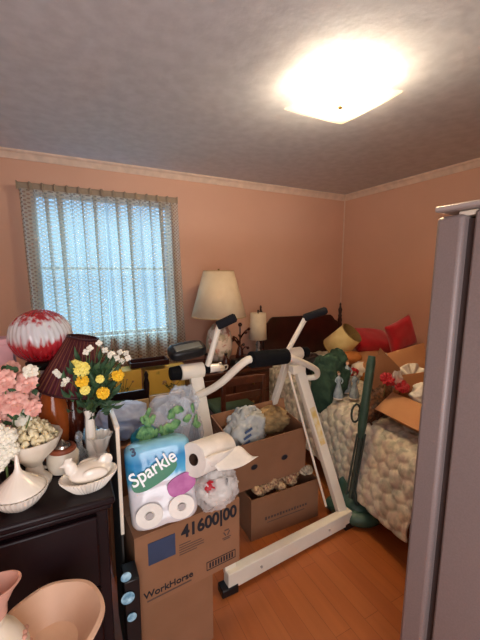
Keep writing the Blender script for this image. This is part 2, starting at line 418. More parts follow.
# unseen hall shell, added to block sky light at the doorway
struct('wall_sky_block', MB().box((0, -1.95, H/2), (2.6, .1, H)).box((-1.25, -1.25, H/2), (.1, 1.3, H)).box((1.25, -1.25, H/2), (.1, 1.3, H)), wallm)
struct('floor_sky_block', MB().box((0, -1.6, -.05), (2.6, .8, .1)), floorm)
struct('ceiling_sky_block', MB().box((0, -1.35, H+.05), (2.6, 1.3, .1)), ceilm)
# crown moulding: small ogee profile
prof = [(0, 0), (0, -.062), (.008, -.062), (.013, -.048), (.03, -.022), (.045, -.012), (.05, 0)]
def crown(name, p, q, inward):
    p, q, n = Vector(p), Vector(q), Vector(inward); b = MB(); k = len(prof)
    vs = [e+n*x+Vector((0, 0, z)) for e in (p, q) for x, z in prof]
    b.add(vs, [tuple(range(k)), tuple(range(k, 2*k))[::-1]]+[(i, i+k, (i+1) % k+k, (i+1) % k) for i in range(k)])
    struct(name, b, trimm, angle=20)
crown('trim_1', (XL, YB, H), (XR, YB, H), (0, -1, 0))
crown('trim_2', (XR, YB, H), (XR, YF, H), (-1, 0, 0))
crown('trim_3', (XL, YB, H), (XL, YF, H), (1, 0, 0))
struct('trim_5', MB().tube([(XR-.004, YB-.004, .1), (XR-.004, YB-.004, H-.05)], .007, 8), trimm)
struct('baseboard_back', MB().box(((XL+XR)/2, YB-.008, .05), (XR-XL, .016, .1)), trimm, bevel=.004)
struct('baseboard_right', MB().box((XR-.008, (YF+YB)/2, .05), (.016, YB-YF-.04, .1)), trimm, bevel=.004)
struct('baseboard_left', MB().box((XL+.008, (YF+YB)/2, .05), (.016, YB-YF-.04, .1)), trimm, bevel=.004)
win = struct('window_1', MB().box(((wl+wr)/2, YB+.07, (wt+wb)/2), (wr-wl, .004, wt-wb)), paneg)
b = MB(); cx = (wl+wr)/2
for x in (wl+.02, wr-.02): b.box((x, YB+.06, (wt+wb)/2), (.04, .05, wt-wb))
for z in (wt-.015, wb+.015, (wt+wb)/2): b.box((cx, YB+.075, z), (wr-wl, .03, .022))
b.build('window_frame', winm, win, bevel=.003)
MB().box((cx, YB-.01, wb-.012), (wr-wl+.12, .07, .024)).build('window_sill', winm, win, bevel=.004)

# curtains: two pleated lace panels on a rod
cz_t = at(100, 190, Y=YB-.09).z; cz_b = at(120, 368, Y=YB-.09).z
cxl, cxr = at(16, 184, Y=YB-.09).x, at(177, 200, Y=YB-.09).x
xm = at(105, 262, Y=YB-.09).x
rod = thing('curtain_rod', 'thin curtain rod hidden in the heading of the lace curtains', 'curtain rod', ((cxl+cxr)/2, YB-.06, cz_t-.03))
MB().tube([(cxl+.02, YB-.06, cz_t-.03), (cxr-.02, YB-.06, cz_t-.03)], .008, 8).build('rod', whitem, rod, world=True)
for x in (cxl+.02, cxr-.02): MB().box((x, YB-.032, cz_t-.03), (.015, .06, .03)).build('bracket', whitem, rod, world=True)
def curtain(x0, x1, flare0, flare1, label, seed):
    t = thing('lace_curtain', label, 'curtain', ((x0+x1)/2, YB-.085, cz_b), 0, 'lace curtain panels on the window')
    random.seed(seed); npl = 7
    def fn(u, v, top=cz_t-.05, bot=cz_b):
        z = bot+(top-bot)*v; k = (1-v)
        x = x0+(x1-x0)*u + (flare0*(1-u)+flare1*u)*k
        a = .016+.024*min(1, k*2.0)
        ph = u*npl*2*PI
        x += (.030+.016*math.sin(ph*.31+seed*2))*math.sin(ph+1.2)*(1-.45*k)*min(1, .35+4*min(u, 1-u))
        y = YB-.10+a*math.sin(ph+.7*math.sin(k*2+seed))*(1+.3*math.sin(ph*.37+seed))+.006*noise.noise(Vector((u*6, v*3, seed)))
        return (x, y, z)
    W = (x1-x0)*1.35; Hh = cz_t-cz_b
    MB().grid(fn, 150, 40, uv=lambda u, v: (u*W, v*Hh)).build('lace', curtm, t, world=True, angle=180)
    def fh(u, v):
        z = cz_t-.055+.055*v; ph = u*npl*2*PI; s = max(0, math.cos(ph))**6
        return (x0+(x1-x0)*u, YB-.085-.022*s-.004*v, z+.006*s*v)
    MB().grid(fh, 150, 6).build('heading', curth, t, world=True, solid=.003, angle=180)
    return t
curtain(cxl, xm-.002, .03, .015, 'left lace curtain panel with small dots, above the red glass globe lamp', 1)
curtain(xm+.001, cxr, .02, .05, 'right lace curtain panel with small dots, nearer the tall white lamp', 2)

# ceiling fixture
t = thing('ceiling_light', 'glowing square frosted glass ceiling light with curled corners', 'ceiling light', (1.29, 1.40, H))
MB().lathe([(.0001, -.018), (.055, -.018), (.062, -.012), (.062, 0)], 40).build('halo_pan', winm, t)  # pan added to hold back the bulbs' glow on the ceiling
MB().tube([(0, 0, -.02), (0, 0, -.115)], .005, 8).build('stem', brassm, t)
MB().ball((0, 0, -.118), (.014, .014, .01)).build('finial', brassm, t)
h = .20
def fg(u, v):
    x, y = (u*2-1), (v*2-1); rr = min(1, (x*x+y*y)/2)
    return (x*h*(1-.06*(1-abs(y))*abs(x)), y*h*(1-.06*(1-abs(x))*abs(y)), -.105+.020*rr)
MB().grid(fg, 24, 24).build('glass_shade', fixg, t, solid=.004, angle=180)
for x in (-.07, .07):
    MB().ball((x, 0, -.036), (.034, .018, .016), n=16, m=10).build('bulb', bulbm, t)
    MB().lathe([(.013, -.02), (.013, .0)], 16, T((x*.45, 0, -.036)) @ Ry(math.copysign(PI/2, -x))).build('socket', whitem, t)

# ---------------- refrigerator on the right ----------------
fx, fy = .93, .64
t = thing('refrigerator', 'tall grey beige refrigerator seen from its side at the right edge', 'refrigerator', (fx+.35, .25, 0), math.radians(1.5), rot=(0, 0, math.radians(1.5)))
b = MB().box((fx+.36, .24, .84), (.70, .60, 1.64)); b.build('body', fridgem, t, world=True, bevel=.008)
b = MB().box((fx+.345, .60, .845), (.69, .078, 1.615)); b.build('door', fridgem, t, world=True, bevel=.012)
MB().box((fx+.355, .55, .84), (.66, .024, 1.60)).build('door_gasket', fridged, t, world=True)
MB().box((fx+.345, .26, 1.672), (.71, .76, .016)).build('top_panel', fridgee, t, world=True, bevel=.005)
MB().box((fx+.05, .56, 1.655), (.07, .05, .014)).build('hinge', whitem, t, world=True, bevel=.003)
MB().tube([(fx+.60, .66, .95), (fx+.60, .69, 1.0), (fx+.60, .69, 1.4), (fx+.60, .66, 1.45)], .012, 10).build('handle', fridgee, t, world=True)
for x in (.06, .64):
    for y in (0.0, .5): MB().lathe([(.022, 0), (.022, .03)], 12, T((fx+x, y, 0))).build('foot', blackp, t, world=True)

t.rotation_euler = (0, math.radians(1.3), math.radians(1.5))
# ---------------- the bed ----------------
BA = math.radians(-7.8); BW, BL = 1.02, 2.2
BM = T((1.88, 3.17, 0)) @ Rz(BA)
bed = thing('bed', 'single bed with dark wooden headboard and turned posts in the far corner', 'bed', (1.88, 3.17, 0), BA)
hb = [(0.03, .3), (.03, .93), (.05, .945), (.08, .96), (.11, 1.0), (.14, 1.02), (.88, 1.02), (.91, 1.0), (.94, .96), (.97, .945), (.99, .93), (.99, .3)]
MB().prism(hb, -.035, -.01).build('headboard', cherry, bed, bevel=.004)
pp = [(.026, 0), (.026, .3), (.03, .32), (.024, .36), (.024, .88), (.03, .90), (.022, .92), (.027, .95), (.018, .985), (.024, 1.0), (.016, 1.02), (.020, 1.05), (.024, 1.075), (.012, 1.10), (.009, 1.12), (.012, 1.135), (.004, 1.155)]
for x in (0.0, 1.02): MB().lathe(pp, 20, T((x, -.022, 0))).build('bedpost', cherry, bed)
for x in (.03, .99): MB().box((x, -1.1, .27), (.025, 2.1, .12)).build('side_rail', cherry, bed, bevel=.003)
for x in (.05, .97): MB().box((x, -2.12, .17), (.05, .05, .34)).build('leg', cherry, bed, bevel=.003)
MB().box((.51, -1.12, .42), (.98, 2.12, .20)).build('mattress', whitec, bed, bevel=.04)
MB().box((.51, -1.12, .27), (.93, 2.1, .10)).build('box_spring', whitec, bed, bevel=.01)
path = [(-.105, .15), (-.085, .30), (-.06, .42), (-.035, .51), (0.0, .552), (.05, .57), (.3, .575), (1.0, .575), (1.05, .55), (1.075, .45), (1.09, .2)]
PS = [(Vector((p[0], p[1])),) for p in path]; P2 = spline([Vector((p[0], 0, p[1])) for p in path], 8)
cum = [0]
for i in range(1, len(P2)): cum.append(cum[-1]+(P2[i]-P2[i-1]).length)
def pos(s):
    s = max(0, min(cum[-1]-1e-6, s))
    for i in range(1, len(cum)):
        if cum[i] >= s:
            k = (s-cum[i-1])/(cum[i]-cum[i-1]); tt = (P2[i]-P2[i-1]).normalized()
            return P2[i-1].lerp(P2[i], k), Vector((-tt.z, 0, tt.x))
def cell(a, c, A=.098, Bv=.064):
    best = 9
    j0 = int(math.floor(c/Bv))
    for j in (j0-1, j0, j0+1, j0+2):
        o = (j % 2)*A/2
        i0 = round((a-o)/A)
        for i in (i0-1, i0, i0+1):
            dx = (a-o-i*A)/(A*.56); dy = (c-j*Bv)/(Bv*.70)
            best = min(best, dx*dx+dy*dy)
    return max(0, 1-best)**.5
def fq(u, v):
    s = v*cum[-1]; p, n = pos(s); y = -.06-u*(BL-.04)
    wob = Vector((u*5, s*5, 0))
    hgt = .020*cell(u*BL+.02*noise.noise(wob*2), s+.02*noise.noise(wob*2.3))+.012*noise.noise(wob*1.3)
    q = p+n*hgt
    return (q.x-.02*math.sin(u*9)*max(0, 1-s*2), y, q.z+.03*noise.noise(Vector((u*3, 0, 0)))*(1 if s < .2 else 0))
q = MB().grid(fq, 300, 240).build('quilt', quiltm, None, solid=.008, angle=180)
q.data.transform(BM); recentre(q)
tag(q, 'cream floral quilted bedspread hanging over the side of the bed', 'bedspread')

ZB = .60      # top of the quilt
def local_bed(x, y, z=ZB): return BM @ Vector((x, y, z))

# things on the bed
def pillow(name, c, sz, rot, m, label, cat, group=None, seed=0):
    def fp(sgn):
        def f(u, v):
            x, y = u*2-1, v*2-1
            e = max(0, (1-x**4))*max(0, (1-y**4)); k = 1-.10*(1-x*x)*0
            pin = 1-.12*(1-abs(x)**2) * abs(y)**3 - 0
            pin2 = 1-.12*(1-abs(y)**2)*abs(x)**3
            zz = sgn*sz[2]/2*math.sqrt(e)*(1+.12*noise.noise(Vector((x*2+seed, y*2, sgn))))
            return (x*sz[0]/2*pin2, y*sz[1]/2*pin, zz)
        return f
    M = T(c) @ rot.to_matrix().to_4x4()
    b = MB().grid(fp(1), 24, 24, M).grid(fp(-1), 24, 24, M)
    o = b.build(name, m, None, angle=70); recentre(o); tag(o, label, cat, group); return o
pillow('throw_pillow', at(371, 341, Y=2.42), (.52, .36, .17), Euler((math.radians(24), math.radians(6), math.radians(-12))), redv, 'red throw pillow lying flat beside the yellow lampshade on the bed', 'pillow', 'red throw pillows on the bed', 1)
pillow('throw_pillow', at(401, 335, Y=2.10), (.30, .32, .12), Euler((math.radians(75), math.radians(70), math.radians(-20))), redv, 'red throw pillow standing on its corner against the right wall side', 'pillow', 'red throw pillows on the bed', 2)
# stack of folded blankets that carries the pillows
b = MB()
for i, (zz, m_) in enumerate([(.645, 0), (.70, 0)]):
    pass
bl = thing('folded_blanket', 'folded tan blanket under the red pillows on the bed', 'blanket', local_bed(.72, -.95, .58), BA)
MB().box((0, 0, .05), (.52, .60, .09)).build('lower_fold', orangec, bl, bevel=.03)
MB().box((.01, .01, .13), (.50, .56, .07)).build('upper_fold', card2, bl, bevel=.03)
o = MB().ball(at(351, 357, Y=2.15), (.10, .08, .05), fn=crumple(3, .08), n=32, m=20).build('round_cushion', orangec, None, angle=180); recentre(o)
tag(o, 'small orange cushion between the green cloth and the red pillow', 'cushion')
# loose lampshade
ls = thing('loose_lampshade', 'cream yellow lampshade without a lamp tipped over on the bed', 'lampshade', at(343, 341, Y=2.38))
M = frame((0, 0, 0), (.25, -.62, .72))
MB().lathe([(.13, -.125), (.108, .125)], 48, M, cap=False).build('shade', yellowp, ls, solid=.003, angle=180)
MB().lathe([(.126, -.124), (.104, .124)], 48, M, cap=False).build('lining', darkin, ls, angle=180)
b = MB()
for r, z in ((.13, -.125), (.108, .125)):
    b.tube([M @ Vector((r*math.cos(a), r*math.sin(a), z)) for a in [2*PI*i/40 for i in range(41)]], .004, 6)
b.build('rim', darkin, ls)
b = MB()
for a in (0, 2*PI/3, 4*PI/3): b.tube([M @ Vector((0, 0, .095)), M @ Vector((.106*math.cos(a), .106*math.sin(a), .122))], .002, 6)
b.build('fitter', brassm, ls)
# green cloth heap
gp = at(329, 380, Y=1.93)
b = MB().ball((gp.x, gp.y, .71), (.12, .13, .17), fn=crumple(5, .30, 2, 1), n=64, m=40).ball((gp.x+.06, gp.y-.02, .84), (.06, .08, .09), fn=crumple(6, .2), n=30, m=20).ball((gp.x-.09, gp.y-.03, .62), (.07, .10, .19), fn=crumple(8, .2), n=30, m=20)
o = b.build('green_garment', greenc, None, remesh=.008); recentre(o); tag(o, 'dark green folded garment heaped at the edge of the bed', 'garment')
bpp = at(314, 362, Y=2.25)
o = MB().ball((bpp.x, bpp.y, .70), (.12, .15, .10), fn=crumple(11, .15), n=40, m=24).build('black_bag', blackbag, None, angle=180); recentre(o)
tag(o, 'black soft bag behind the green garment', 'bag')
# figurines
def figurine(c, hgt, label, lean=0):
    t = thing('figurine', label, 'figurine', c, random.uniform(-.5, .5), 'porcelain lady figurines on the bed'); k = hgt/.17
    MB().lathe([(.03*k, 0), (.03*k, .006*k)], 20).build('base', milk, t)
    MB().lathe([(.028*k, .006*k), (.030*k, .02*k), (.022*k, .05*k), (.012*k, .088*k), (.010*k, .098*k), (.016*k, .115*k), (.015*k, .128*k), (.006*k, .138*k), (.005*k, .145*k)], 24, fn=lambda a, z: 1+.08*math.sin(9*a)*max(0, 1-z/(.08*k))).build('gown', porcel, t)
    b = MB()
    for s in (-1, 1): b.tube(spline([(s*.014*k, 0, .128*k), (s*.024*k, -.006*k, .108*k), (s*.008*k, -.02*k, .098*k)], 4), .004*k, 8)
    b.build('arms', porcel, t)
    hd = MB().ball((0, 0, .152*k), (.009*k, .009*k, .011*k)).ball((0, -.009*k, .151*k), .002*k, n=8, m=6).build('head', skinp, t)
    MB().ball((0, .003*k, .156*k), (.0105*k, .010*k, .010*k)).ball((0, .009*k, .163*k), .005*k, n=10, m=8).build('hair', hairp, t)
random.seed(4)
def zproj(px, py, z): return at(px, py, Z=z)
ZB = .612
figurine(zproj(338, 398, ZB), .20, 'leftmost of three pale blue porcelain lady figurines on the quilt')
figurine(zproj(346, 392, ZB), .25, 'middle and tallest of three pale blue porcelain lady figurines')
figurine(zproj(354, 398, ZB), .20, 'rightmost of three pale blue porcelain figurines beside the vacuum handle')
o = MB().ball((0, 0, 0), (.05, .035, .03), fn=crumple(2, .3), n=24, m=16).build('red_ribbon_bow', redglassp, None); o.location = at(353, 372, Y=2.0)
tag(o, 'small red crumpled ornament behind the porcelain figurines', 'ornament')
o = MB().ball((0, 0, .05), (.09, .07, .07), fn=crumple(12, .2), n=30, m=20).build('cream_stuffed_toy', whitec, None, angle=180); o.location = at(360, 376, Y=2.05)
tag(o, 'pale soft bundle behind the red ornament on the bed', 'soft bundle')

# open carton at the near edge of the bed
def carton(name, label, c, rz, sx, sy, sz, m, flaps=(), closed=False, tilt=(0, 0), group=None, th=.006):
    t = thing(name, label, 'box', c, 0, group, rot=(tilt[0], tilt[1], rz))
    b = MB(); b.box((0, -sy/2+th/2, sz/2), (sx, th, sz)).box((0, sy/2-th/2, sz/2), (sx, th, sz)).box((-sx/2+th/2, 0, sz/2), (th, sy-2*th, sz)).box((sx/2-th/2, 0, sz/2), (th, sy-2*th, sz)).box((0, 0, th/2), (sx-2*th, sy-2*th, th))
    b.build('body', m, t)
    for side, ang, ln in flaps:      # ang 0 = straight out, 90 = up, negative = drooping
        a = math.radians(ang)
        if side in 'lr':
            s = -1 if side == 'l' else 1; M = T((s*(sx/2-th/2), 0, sz)) @ Ry(-s*a)
            MB().box((s*ln/2, 0, th/2), (ln, sy, th), M).build('flap', m, t)
        else:
            s = -1 if side == 'n' else 1; M = T((0, s*(sy/2-th/2), sz)) @ Rx(s*a)
            MB().box((0, s*ln/2, th/2), (sx, ln, th), M).build('flap', m, t)
    if closed:
        MB().box((0, -sy/4, sz+th/2), (sx, sy/2-.002, th)).build('flap', m, t); MB().box((0, sy/4, sz+th/2), (sx, sy/2-.002, th)).build('flap', m, t)
    return t
cb = carton('open_carton', 'open cardboard carton on the bed with its tan flap folded out', (1.93, 1.17, .60), math.radians(-6), .38, .34, .17, card2, [('l', -34, .16), ('r', 60, .19), ('f', 80, .10)])
# cardboard sheet leaning behind it
p0 = at(380, 348, Y=1.60); p1 = at(420, 389, Y=1.45); ex = (p1-p0).normalized(); ez = Vector((ex.z, -.35, -ex.x)).normalized()*-1
cs = thing('cardboard_sheet', 'brown creased cardboard panel leaning askew behind the open carton', 'cardboard', p0)
if ez.z > 0: ez = -ez
pts = [p0, p1, p1+ez*.22+ex*-.02, p0+ez*.33]
nn = (pts[1]-pts[0]).cross(pts[3]-pts[0]).normalized()*.003
def slab(P, n): return MB().add([p+n for p in P]+[p-n for p in P], [(0,1,2,3), (7,6,5,4), (0,4,5,1), (1,5,6,2), (2,6,7,3), (3,7,4,0)])
slab(pts, nn).build('panel', card, cs, world=True)
p2 = p0+ex*.06; far = at(424, 343, Y=1.65); far2 = at(428, 392, Y=1.52)
slab([p2, far, far2, p1], Vector((0, .003, .002))).build('folded_panel', card2, cs, world=True)
MB().box((0, 0, 0), (.03, .004, .012), frame(p0+ex*.05+Vector((0, -.012, -.005)), ex)).build('tape', whitem, cs, world=True)
# contents of the carton
def fdoily(u, v):
    r = .10*u; a = 2*PI*v; return (r*math.cos(a), r*math.sin(a), .02*math.sin(a*9)*u*u)
o = MB().grid(fdoily, 8, 72).build('lace_doily', whitec, None, solid=.002, angle=180); o.location = at(413, 378, Y=1.42); o.rotation_euler = (math.radians(65), .3, -.6)
tag(o, 'cream folded lace cloth behind the red flowers', 'cloth')
wc = MB().ball((0, 0, 0), (.12, .10, .06), fn=crumple(21, .25), n=48, m=30).build('white_cloth', whitec, None, angle=180); wc.location = (1.87, 1.18, .79)
tag(wc, 'white crumpled cloth stuffed into the open carton', 'cloth')
def bloom(mb, c, r, n=7, seed=0, axis=(0, -.5, 1)):
    rnd = random.Random(seed); M0 = frame(c, axis)
    for ring, (k, tilt, sc) in enumerate(((n, .95, 1), (max(4, n-2), .55, .8), (3, .2, .55))):
        for i in range(k):
            a = 2*PI*i/k+ring*.5+rnd.uniform(-.2, .2)
            def fp(u, v, sc=sc):
                x = (v-.5)*2; w_ = math.sin(PI*min(.98, .12+u*.75))*.55
                return (x*w_*r*sc, 0+.25*r*sc*x*x, u*r*sc)
            M = M0 @ Rz(a) @ T((0, r*.08, 0)) @ Rx(-tilt-.3+.0) 
            def fq_(u, v):
                x, y, z = fp(u, v); return (x, y+.35*r*sc*u*u*0.6, z)
            mb.grid(fq_, 4, 4, M)
    mb.ball(c, r*.28, n=8, m=6)
def redrose(px, py, Y, label):
    c = at(px, py, Y=Y); t = thing('red_rose', label, 'artificial flower', c, 0, 'red artificial roses in the carton')
    b = MB(); bloom(b, (0, 0, .0), .042, 8, px, (-.3, -.6, .8)); b.build('bloom', redglassp, t, solid=.001, angle=180)
    MB().tube(spline([(0, 0, 0), (.02, .03, -.06), (.03, .05, -.13)]), .003, 6).build('stem', stemm, t)
redrose(388, 379, 1.36, 'left of two red artificial roses poking out of the carton')
redrose(402, 386, 1.30, 'right of two red artificial roses poking out of the carton')
o = MB().ball((0, 0, 0), (.035, .03, .05), fn=crumple(31, .35), n=30, m=20).build('cellophane_wrap', bagt, None, angle=180); o.location = at(397, 380, Y=1.34)
tag(o, 'clear cellophane wrap around the red roses', 'wrapper')
# woven handbag
hp = at(376, 402, Y=1.47); hbg = thing('woven_handbag', 'dark brown woven leather handbag with a strap on the quilt', 'handbag', (hp.x, hp.y, hp.z-.05))
ax = (at(393, 380, Y=1.50)-at(358, 424, Y=1.44)).normalized(); M = frame(hp, ax)
def fb(d): return 1+.05*math.sin(d.z*22)*math.cos(math.atan2(d.y, d.x)*10)+.12*noise.noise(d*2)
MB().ball((0, 0, 0), (.075, .085, .17), M=M, n=60, m=40, fn=fb).build('pouch', wick, hbg, world=True, angle=180)
MB().tube([M @ Vector((.06*math.cos(a), -.06+.08*math.sin(a), -.13+.03*math.cos(a))) for a in [2*PI*i/30 for i in range(31)]], .007, 8).build('strap', wick, hbg, world=True)

# ---------------- vacuum cleaner ----------------
vc = thing('upright_vacuum', 'green upright vacuum cleaner leaning on the quilted bedside', 'vacuum cleaner', (1.53, 1.40, 0))
vtop = at(372, 356, X=1.58); vmid = at(361, 434, X=1.50); vlow = at(351, 482, X=1.45)
MB().tube([vlow.lerp(vmid, .93), vmid, vmid.lerp(vtop, .1), vmid.lerp(vtop, .9), vtop], [.014, .020, .025, .025, .020], 20).build('upper_handle', vacg, vc, world=True)
off = Vector((.018, -.01, 0)); b = MB()
b.tube([vlow-Vector((0, 0, .10)), vmid], .013, 12); b.tube([vlow+off-Vector((0, 0, .08)), vmid+off*1.1], .008, 10); b.tube([vlow-off*1.2-Vector((0, 0, .08)), vmid-off], .006, 10)
b.build('lower_tubes', vacd, vc, world=True)
lp = at(357, 412, X=1.50)
MB().tube([lp+Vector((-.035*math.cos(a)-.02, -.01, .055*math.sin(a))) for a in [PI*i/12*2 for i in range(13)]], .006, 8).build('cord_hook', vacd, vc, world=True)
b = MB(); hx, hy = 1.535, 1.40
ring = [(hx-.11, hy+.11, .05), (hx-.10, hy-.03, .05), (hx-.05, hy-.10, .05), (hx+.03, hy-.12, .05), (hx+.10, hy-.07, .05), (hx+.12, hy+.03, .05), (hx+.11, hy+.11, .05)]
MB().tube(spline(ring, 5), .042, 16).build('bumper', vacg, vc, world=True)
b = MB().ball((hx, hy+.03, .07), (.10, .13, .065), n=32, m=20).ball((hx-.01, hy+.08, .12), (.05, .06, .09), n=24, m=16); b.build('motor_head', vacg, vc, world=True, remesh=.006)
MB().box((0, 0, 0), (.05, .07, .012), T((hx, hy-.02, .128)) @ Rx(.25)).build('pedal', silver, vc, world=True, bevel=.004)
MB().tube(spline([vlow+Vector((.02, 0, -.06)), vlow+Vector((.05, -.01, -.15)), (hx+.05, hy+.07, .10)], 6), .016, 12).build('hose', vacd, vc, world=True)

# ---------------- exercise machine ----------------
ex_ = thing('exercise_machine', 'white steel exercise glider with black foam grips straddling the cartons', 'exercise machine', (1.0, 1.45, 0))
def EP(name, mb, m, **k): return mb.build(name, m, ex_, world=True, **k)
LF, RF = Vector((.625, 1.295, 0)), Vector((1.40, 1.35, 0))
LT, RT = Vector((.520, 1.47, 1.05)), Vector((1.165, 1.57, 1.03))
z0 = Vector((0, 0, .065))
EP('base_bar', MB().beam(LF+z0-Vector((.03, 0, 0)), RF+z0+Vector((.03, 0, 0)), .085, .05, (0, 1, 0)), whitem, bevel=.004)
EP('left_upright', MB().beam(LF+Vector((0, .015, .08)), LT, .060, .035), whitem, bevel=.004)
ru = EP('right_upright', MB().beam(RF+Vector((-.01, .015, .08)), RT, .058, .04), whitem, bevel=.004)
for P in (LF, RF):
    EP('foot_cap', MB().box((P.x+(.02 if P is RF else -.02), P.y, .02), (.085, .06, .04)), blackp, bevel=.005)
rl, rr_ = Vector((.56, 2.08, 0)), Vector((1.19, 2.07, 0))
EP('rear_leg', MB().beam(rl+z0, LT+Vector((.03, .03, -.03)), .034, .034), whitem, bevel=.003)
EP('rear_leg', MB().beam(rr_+z0, RT+Vector((-.02, .035, -.03)), .034, .034), whitem, bevel=.003)
EP('rear_bar', MB().beam(rl+Vector((-.05, 0, .04)), rr_+Vector((.05, 0, .04)), .05, .05), whitem, bevel=.004)
for P in (rl, rr_): EP('foot_cap', MB().box((P.x+(.06 if P is rr_ else -.06), P.y, .02), (.05, .06, .04)), blackp, bevel=.005)
EP('link_rod', MB().tube([at(289, 372, Y=1.50), at(326, 506, Y=1.40)], .0065, 10), whitem)
# pivots
def pivot(c, s):
    EP('pivot_housing', MB().tube([c+Vector((-.055, 0, 0)), c+Vector((.055, 0, 0))], [.036, .036], 24), whitem, bevel=.004)
    EP('pivot_knob', MB().tube([c+Vector((s*.056, 0, 0)), c+Vector((s*.105, 0, 0))], [.034, .030], 24), blackf, bevel=.005)
lp_ = at(192, 371, Y=1.47); rp_ = at(293, 354, Y=1.56)
pivot(lp_, -1); pivot(rp_, 1)
EP('pivot_collar', MB().tube([lp_+Vector((.06, 0, -.0)), lp_+Vector((.085, 0, 0))], .022, 20), blackf)
EP('pivot_cap', MB().tube([lp_+Vector((.085, 0, 0)), lp_+Vector((.135, 0, 0))], [.022, .020], 20), milk)
# console
cn = at(186, 353, Y=1.50); M = T(cn+Vector((.005, 0, .012))) @ Ry(math.radians(-6)) @ Rx(.3)
def sup(d): return 1/max(abs(d.x)**4+abs(d.y)**4+abs(d.z)**4, 1e-6)**.25
con = EP('console', MB().ball((0, 0, 0), (.088, .05, .028), M=M, n=40, m=24, fn=sup), blackp)
MB().box((0, -.018, .026), (.12, .05, .006), M).build('display', mat('grey_console_face', '6f726c', .3), con, bevel=.002) if False else None
EP('console_face', MB().box((0, -.012, .026), (.125, .045, .008), M), mat('grey_console_face', '6f726c', .3), bevel=.002)
# levers and grips
def lever(a, b_, g0, g1, gm):
    EP('lever', MB().tube([a, b_], .014, 14), whitem)
    EP('grip', MB().tube([g0, g0.lerp(g1, .06), g0.lerp(g1, .92), g1], [.019, .022, .022, .014], 18), gm)
lever(at(206, 372, Y=1.47), at(219, 326, Y=1.45), at(217, 326, Y=1.45), at(236, 317, Y=1.42), greyp)
lever(at(287, 352, Y=1.54), at(305, 319, Y=1.52), at(304, 318, Y=1.52), at(327, 310, Y=1.46), greyp)
# handlebar
hbp = [at(196, 396, Y=1.44), at(208, 391, Y=1.40), at(222, 382, Y=1.33), at(236, 369, Y=1.27), at(246, 361, Y=1.24), at(254, 359, Y=1.24), at(286, 357, Y=1.26), at(296, 360, Y=1.30), at(310, 366, Y=1.40), at(317, 371, Y=1.48), at(315, 377, Y=1.53), at(299, 378, Y=1.555)]
EP('handlebar', MB().tube(spline(hbp, 6), .0165, 16), whitem)
g0, g1 = at(250, 360, Y=1.24), at(287, 356, Y=1.26)
EP('foam_pad', MB().tube([g0, g0.lerp(g1, .03), g0.lerp(g1, .97), g1], [.028, .036, .036, .028], 24), blackf)
EP('handle_bracket', MB().box((RT.x, RT.y-.03, RT.z-.075), (.09, .05, .05)), whitem, bevel=.004)
# worn yellow sticker on the right upright
d_ = (RT-(RF+Vector((-.01, .015, .08)))); pA = RF+Vector((-.01, .015, .08))+d_*.45; pB = RF+Vector((-.01, .015, .08))+d_*.68
EP('sticker', MB().beam(pA+Vector((0, -.021, 0)), pB+Vector((0, -.021, 0)), .034, .003), mat('worn_yellow_sticker', 'dcb862', .5, col2='e6d8b4', scale=25))
for k in (.2, .8): EP('bolt', MB().tube([LF.lerp(RF, k)+Vector((0, -.024, .065)), LF.lerp(RF, k)+Vector((0, -.031, .065))], .006, 10), greyst)

# ---------------- cartons inside the machine ----------------
lb = carton('open_carton', 'lower open carton of wadded scraps standing on the floor inside the white frame', (1.085, 1.66, 0), math.radians(-1), .47, .32, .25, card, [('f', 50, .06)])
text('Housewares', .035, ink2, lb, T((.0, -.1608, .10)) @ FRONT, sx=1.1) if False else None
random.seed(7)
b = MB(); 
for i in range(34):
    c = (random.uniform(-.19, .19), random.choice((-.12, -.10, -.08, 0, .08)), .235+random.uniform(0, .06)); b.ball((0, 0, 0), (random.uniform(.02, .04), random.uniform(.02, .035), random.uniform(.015, .03)), fn=crumple(i, .4), n=14, m=10, M=T(c) @ Euler((random.random()*3, random.random()*3, 0)).to_matrix().to_4x4())
o = b.build('packing_scraps', pebble, None, angle=60); o.location = (1.085, 1.675, 0)
tag(o, 'crumpled printed paper scraps filling the lower carton', 'packing paper', kind='stuff')
b = MB()
for k in range(7):
    a = -1.1+k*.35
    b.grid(lambda u, v: (.06*u*math.sin(a+.3*v), -.02*math.sin(PI*u), .065*u*math.cos(a+.3*v)), 4, 3)
o = b.build('fan_of_paper', newsp, None, solid=.001); o.location = (1.25, 1.54, .27); tag(o, 'cream pleated paper fan at the right end of the lower carton', 'paper fan')
ub = carton('produce_box', 'upper open cardboard box with two oval hand holes inside the white frame', (.995, 1.665, .305), math.radians(-2), .50, .235, .29, card, [('l', 78, .09), ('f', 70, .08)], tilt=(math.radians(5), math.radians(-3)))
for x in (-.10, .10):
    M = T((x, -.1177, .135)) @ Rx(PI/2)
    MB().lathe([(.0001, 0), (.019, 0), (.019, .0015), (.0001, .0015)], 20, M, sx=1, sy=.8).build('hand_hole', ink, ub)
    MB().lathe([(.019, 0), (.0225, .001), (.019, .003)], 20, M, sx=1, sy=.8, cap=False).build('hole_rim', ink2, ub)
b = MB()
for k in range(15): b.box((-.14+k*.02, -.1605, .112), (.012, .001, .014 if k % 5 else .020))
b.build('worn_print', ink2, lb); MB().box((0, -.1605, .085), (.26, .001, .004)).build('print_line', ink2, lb)
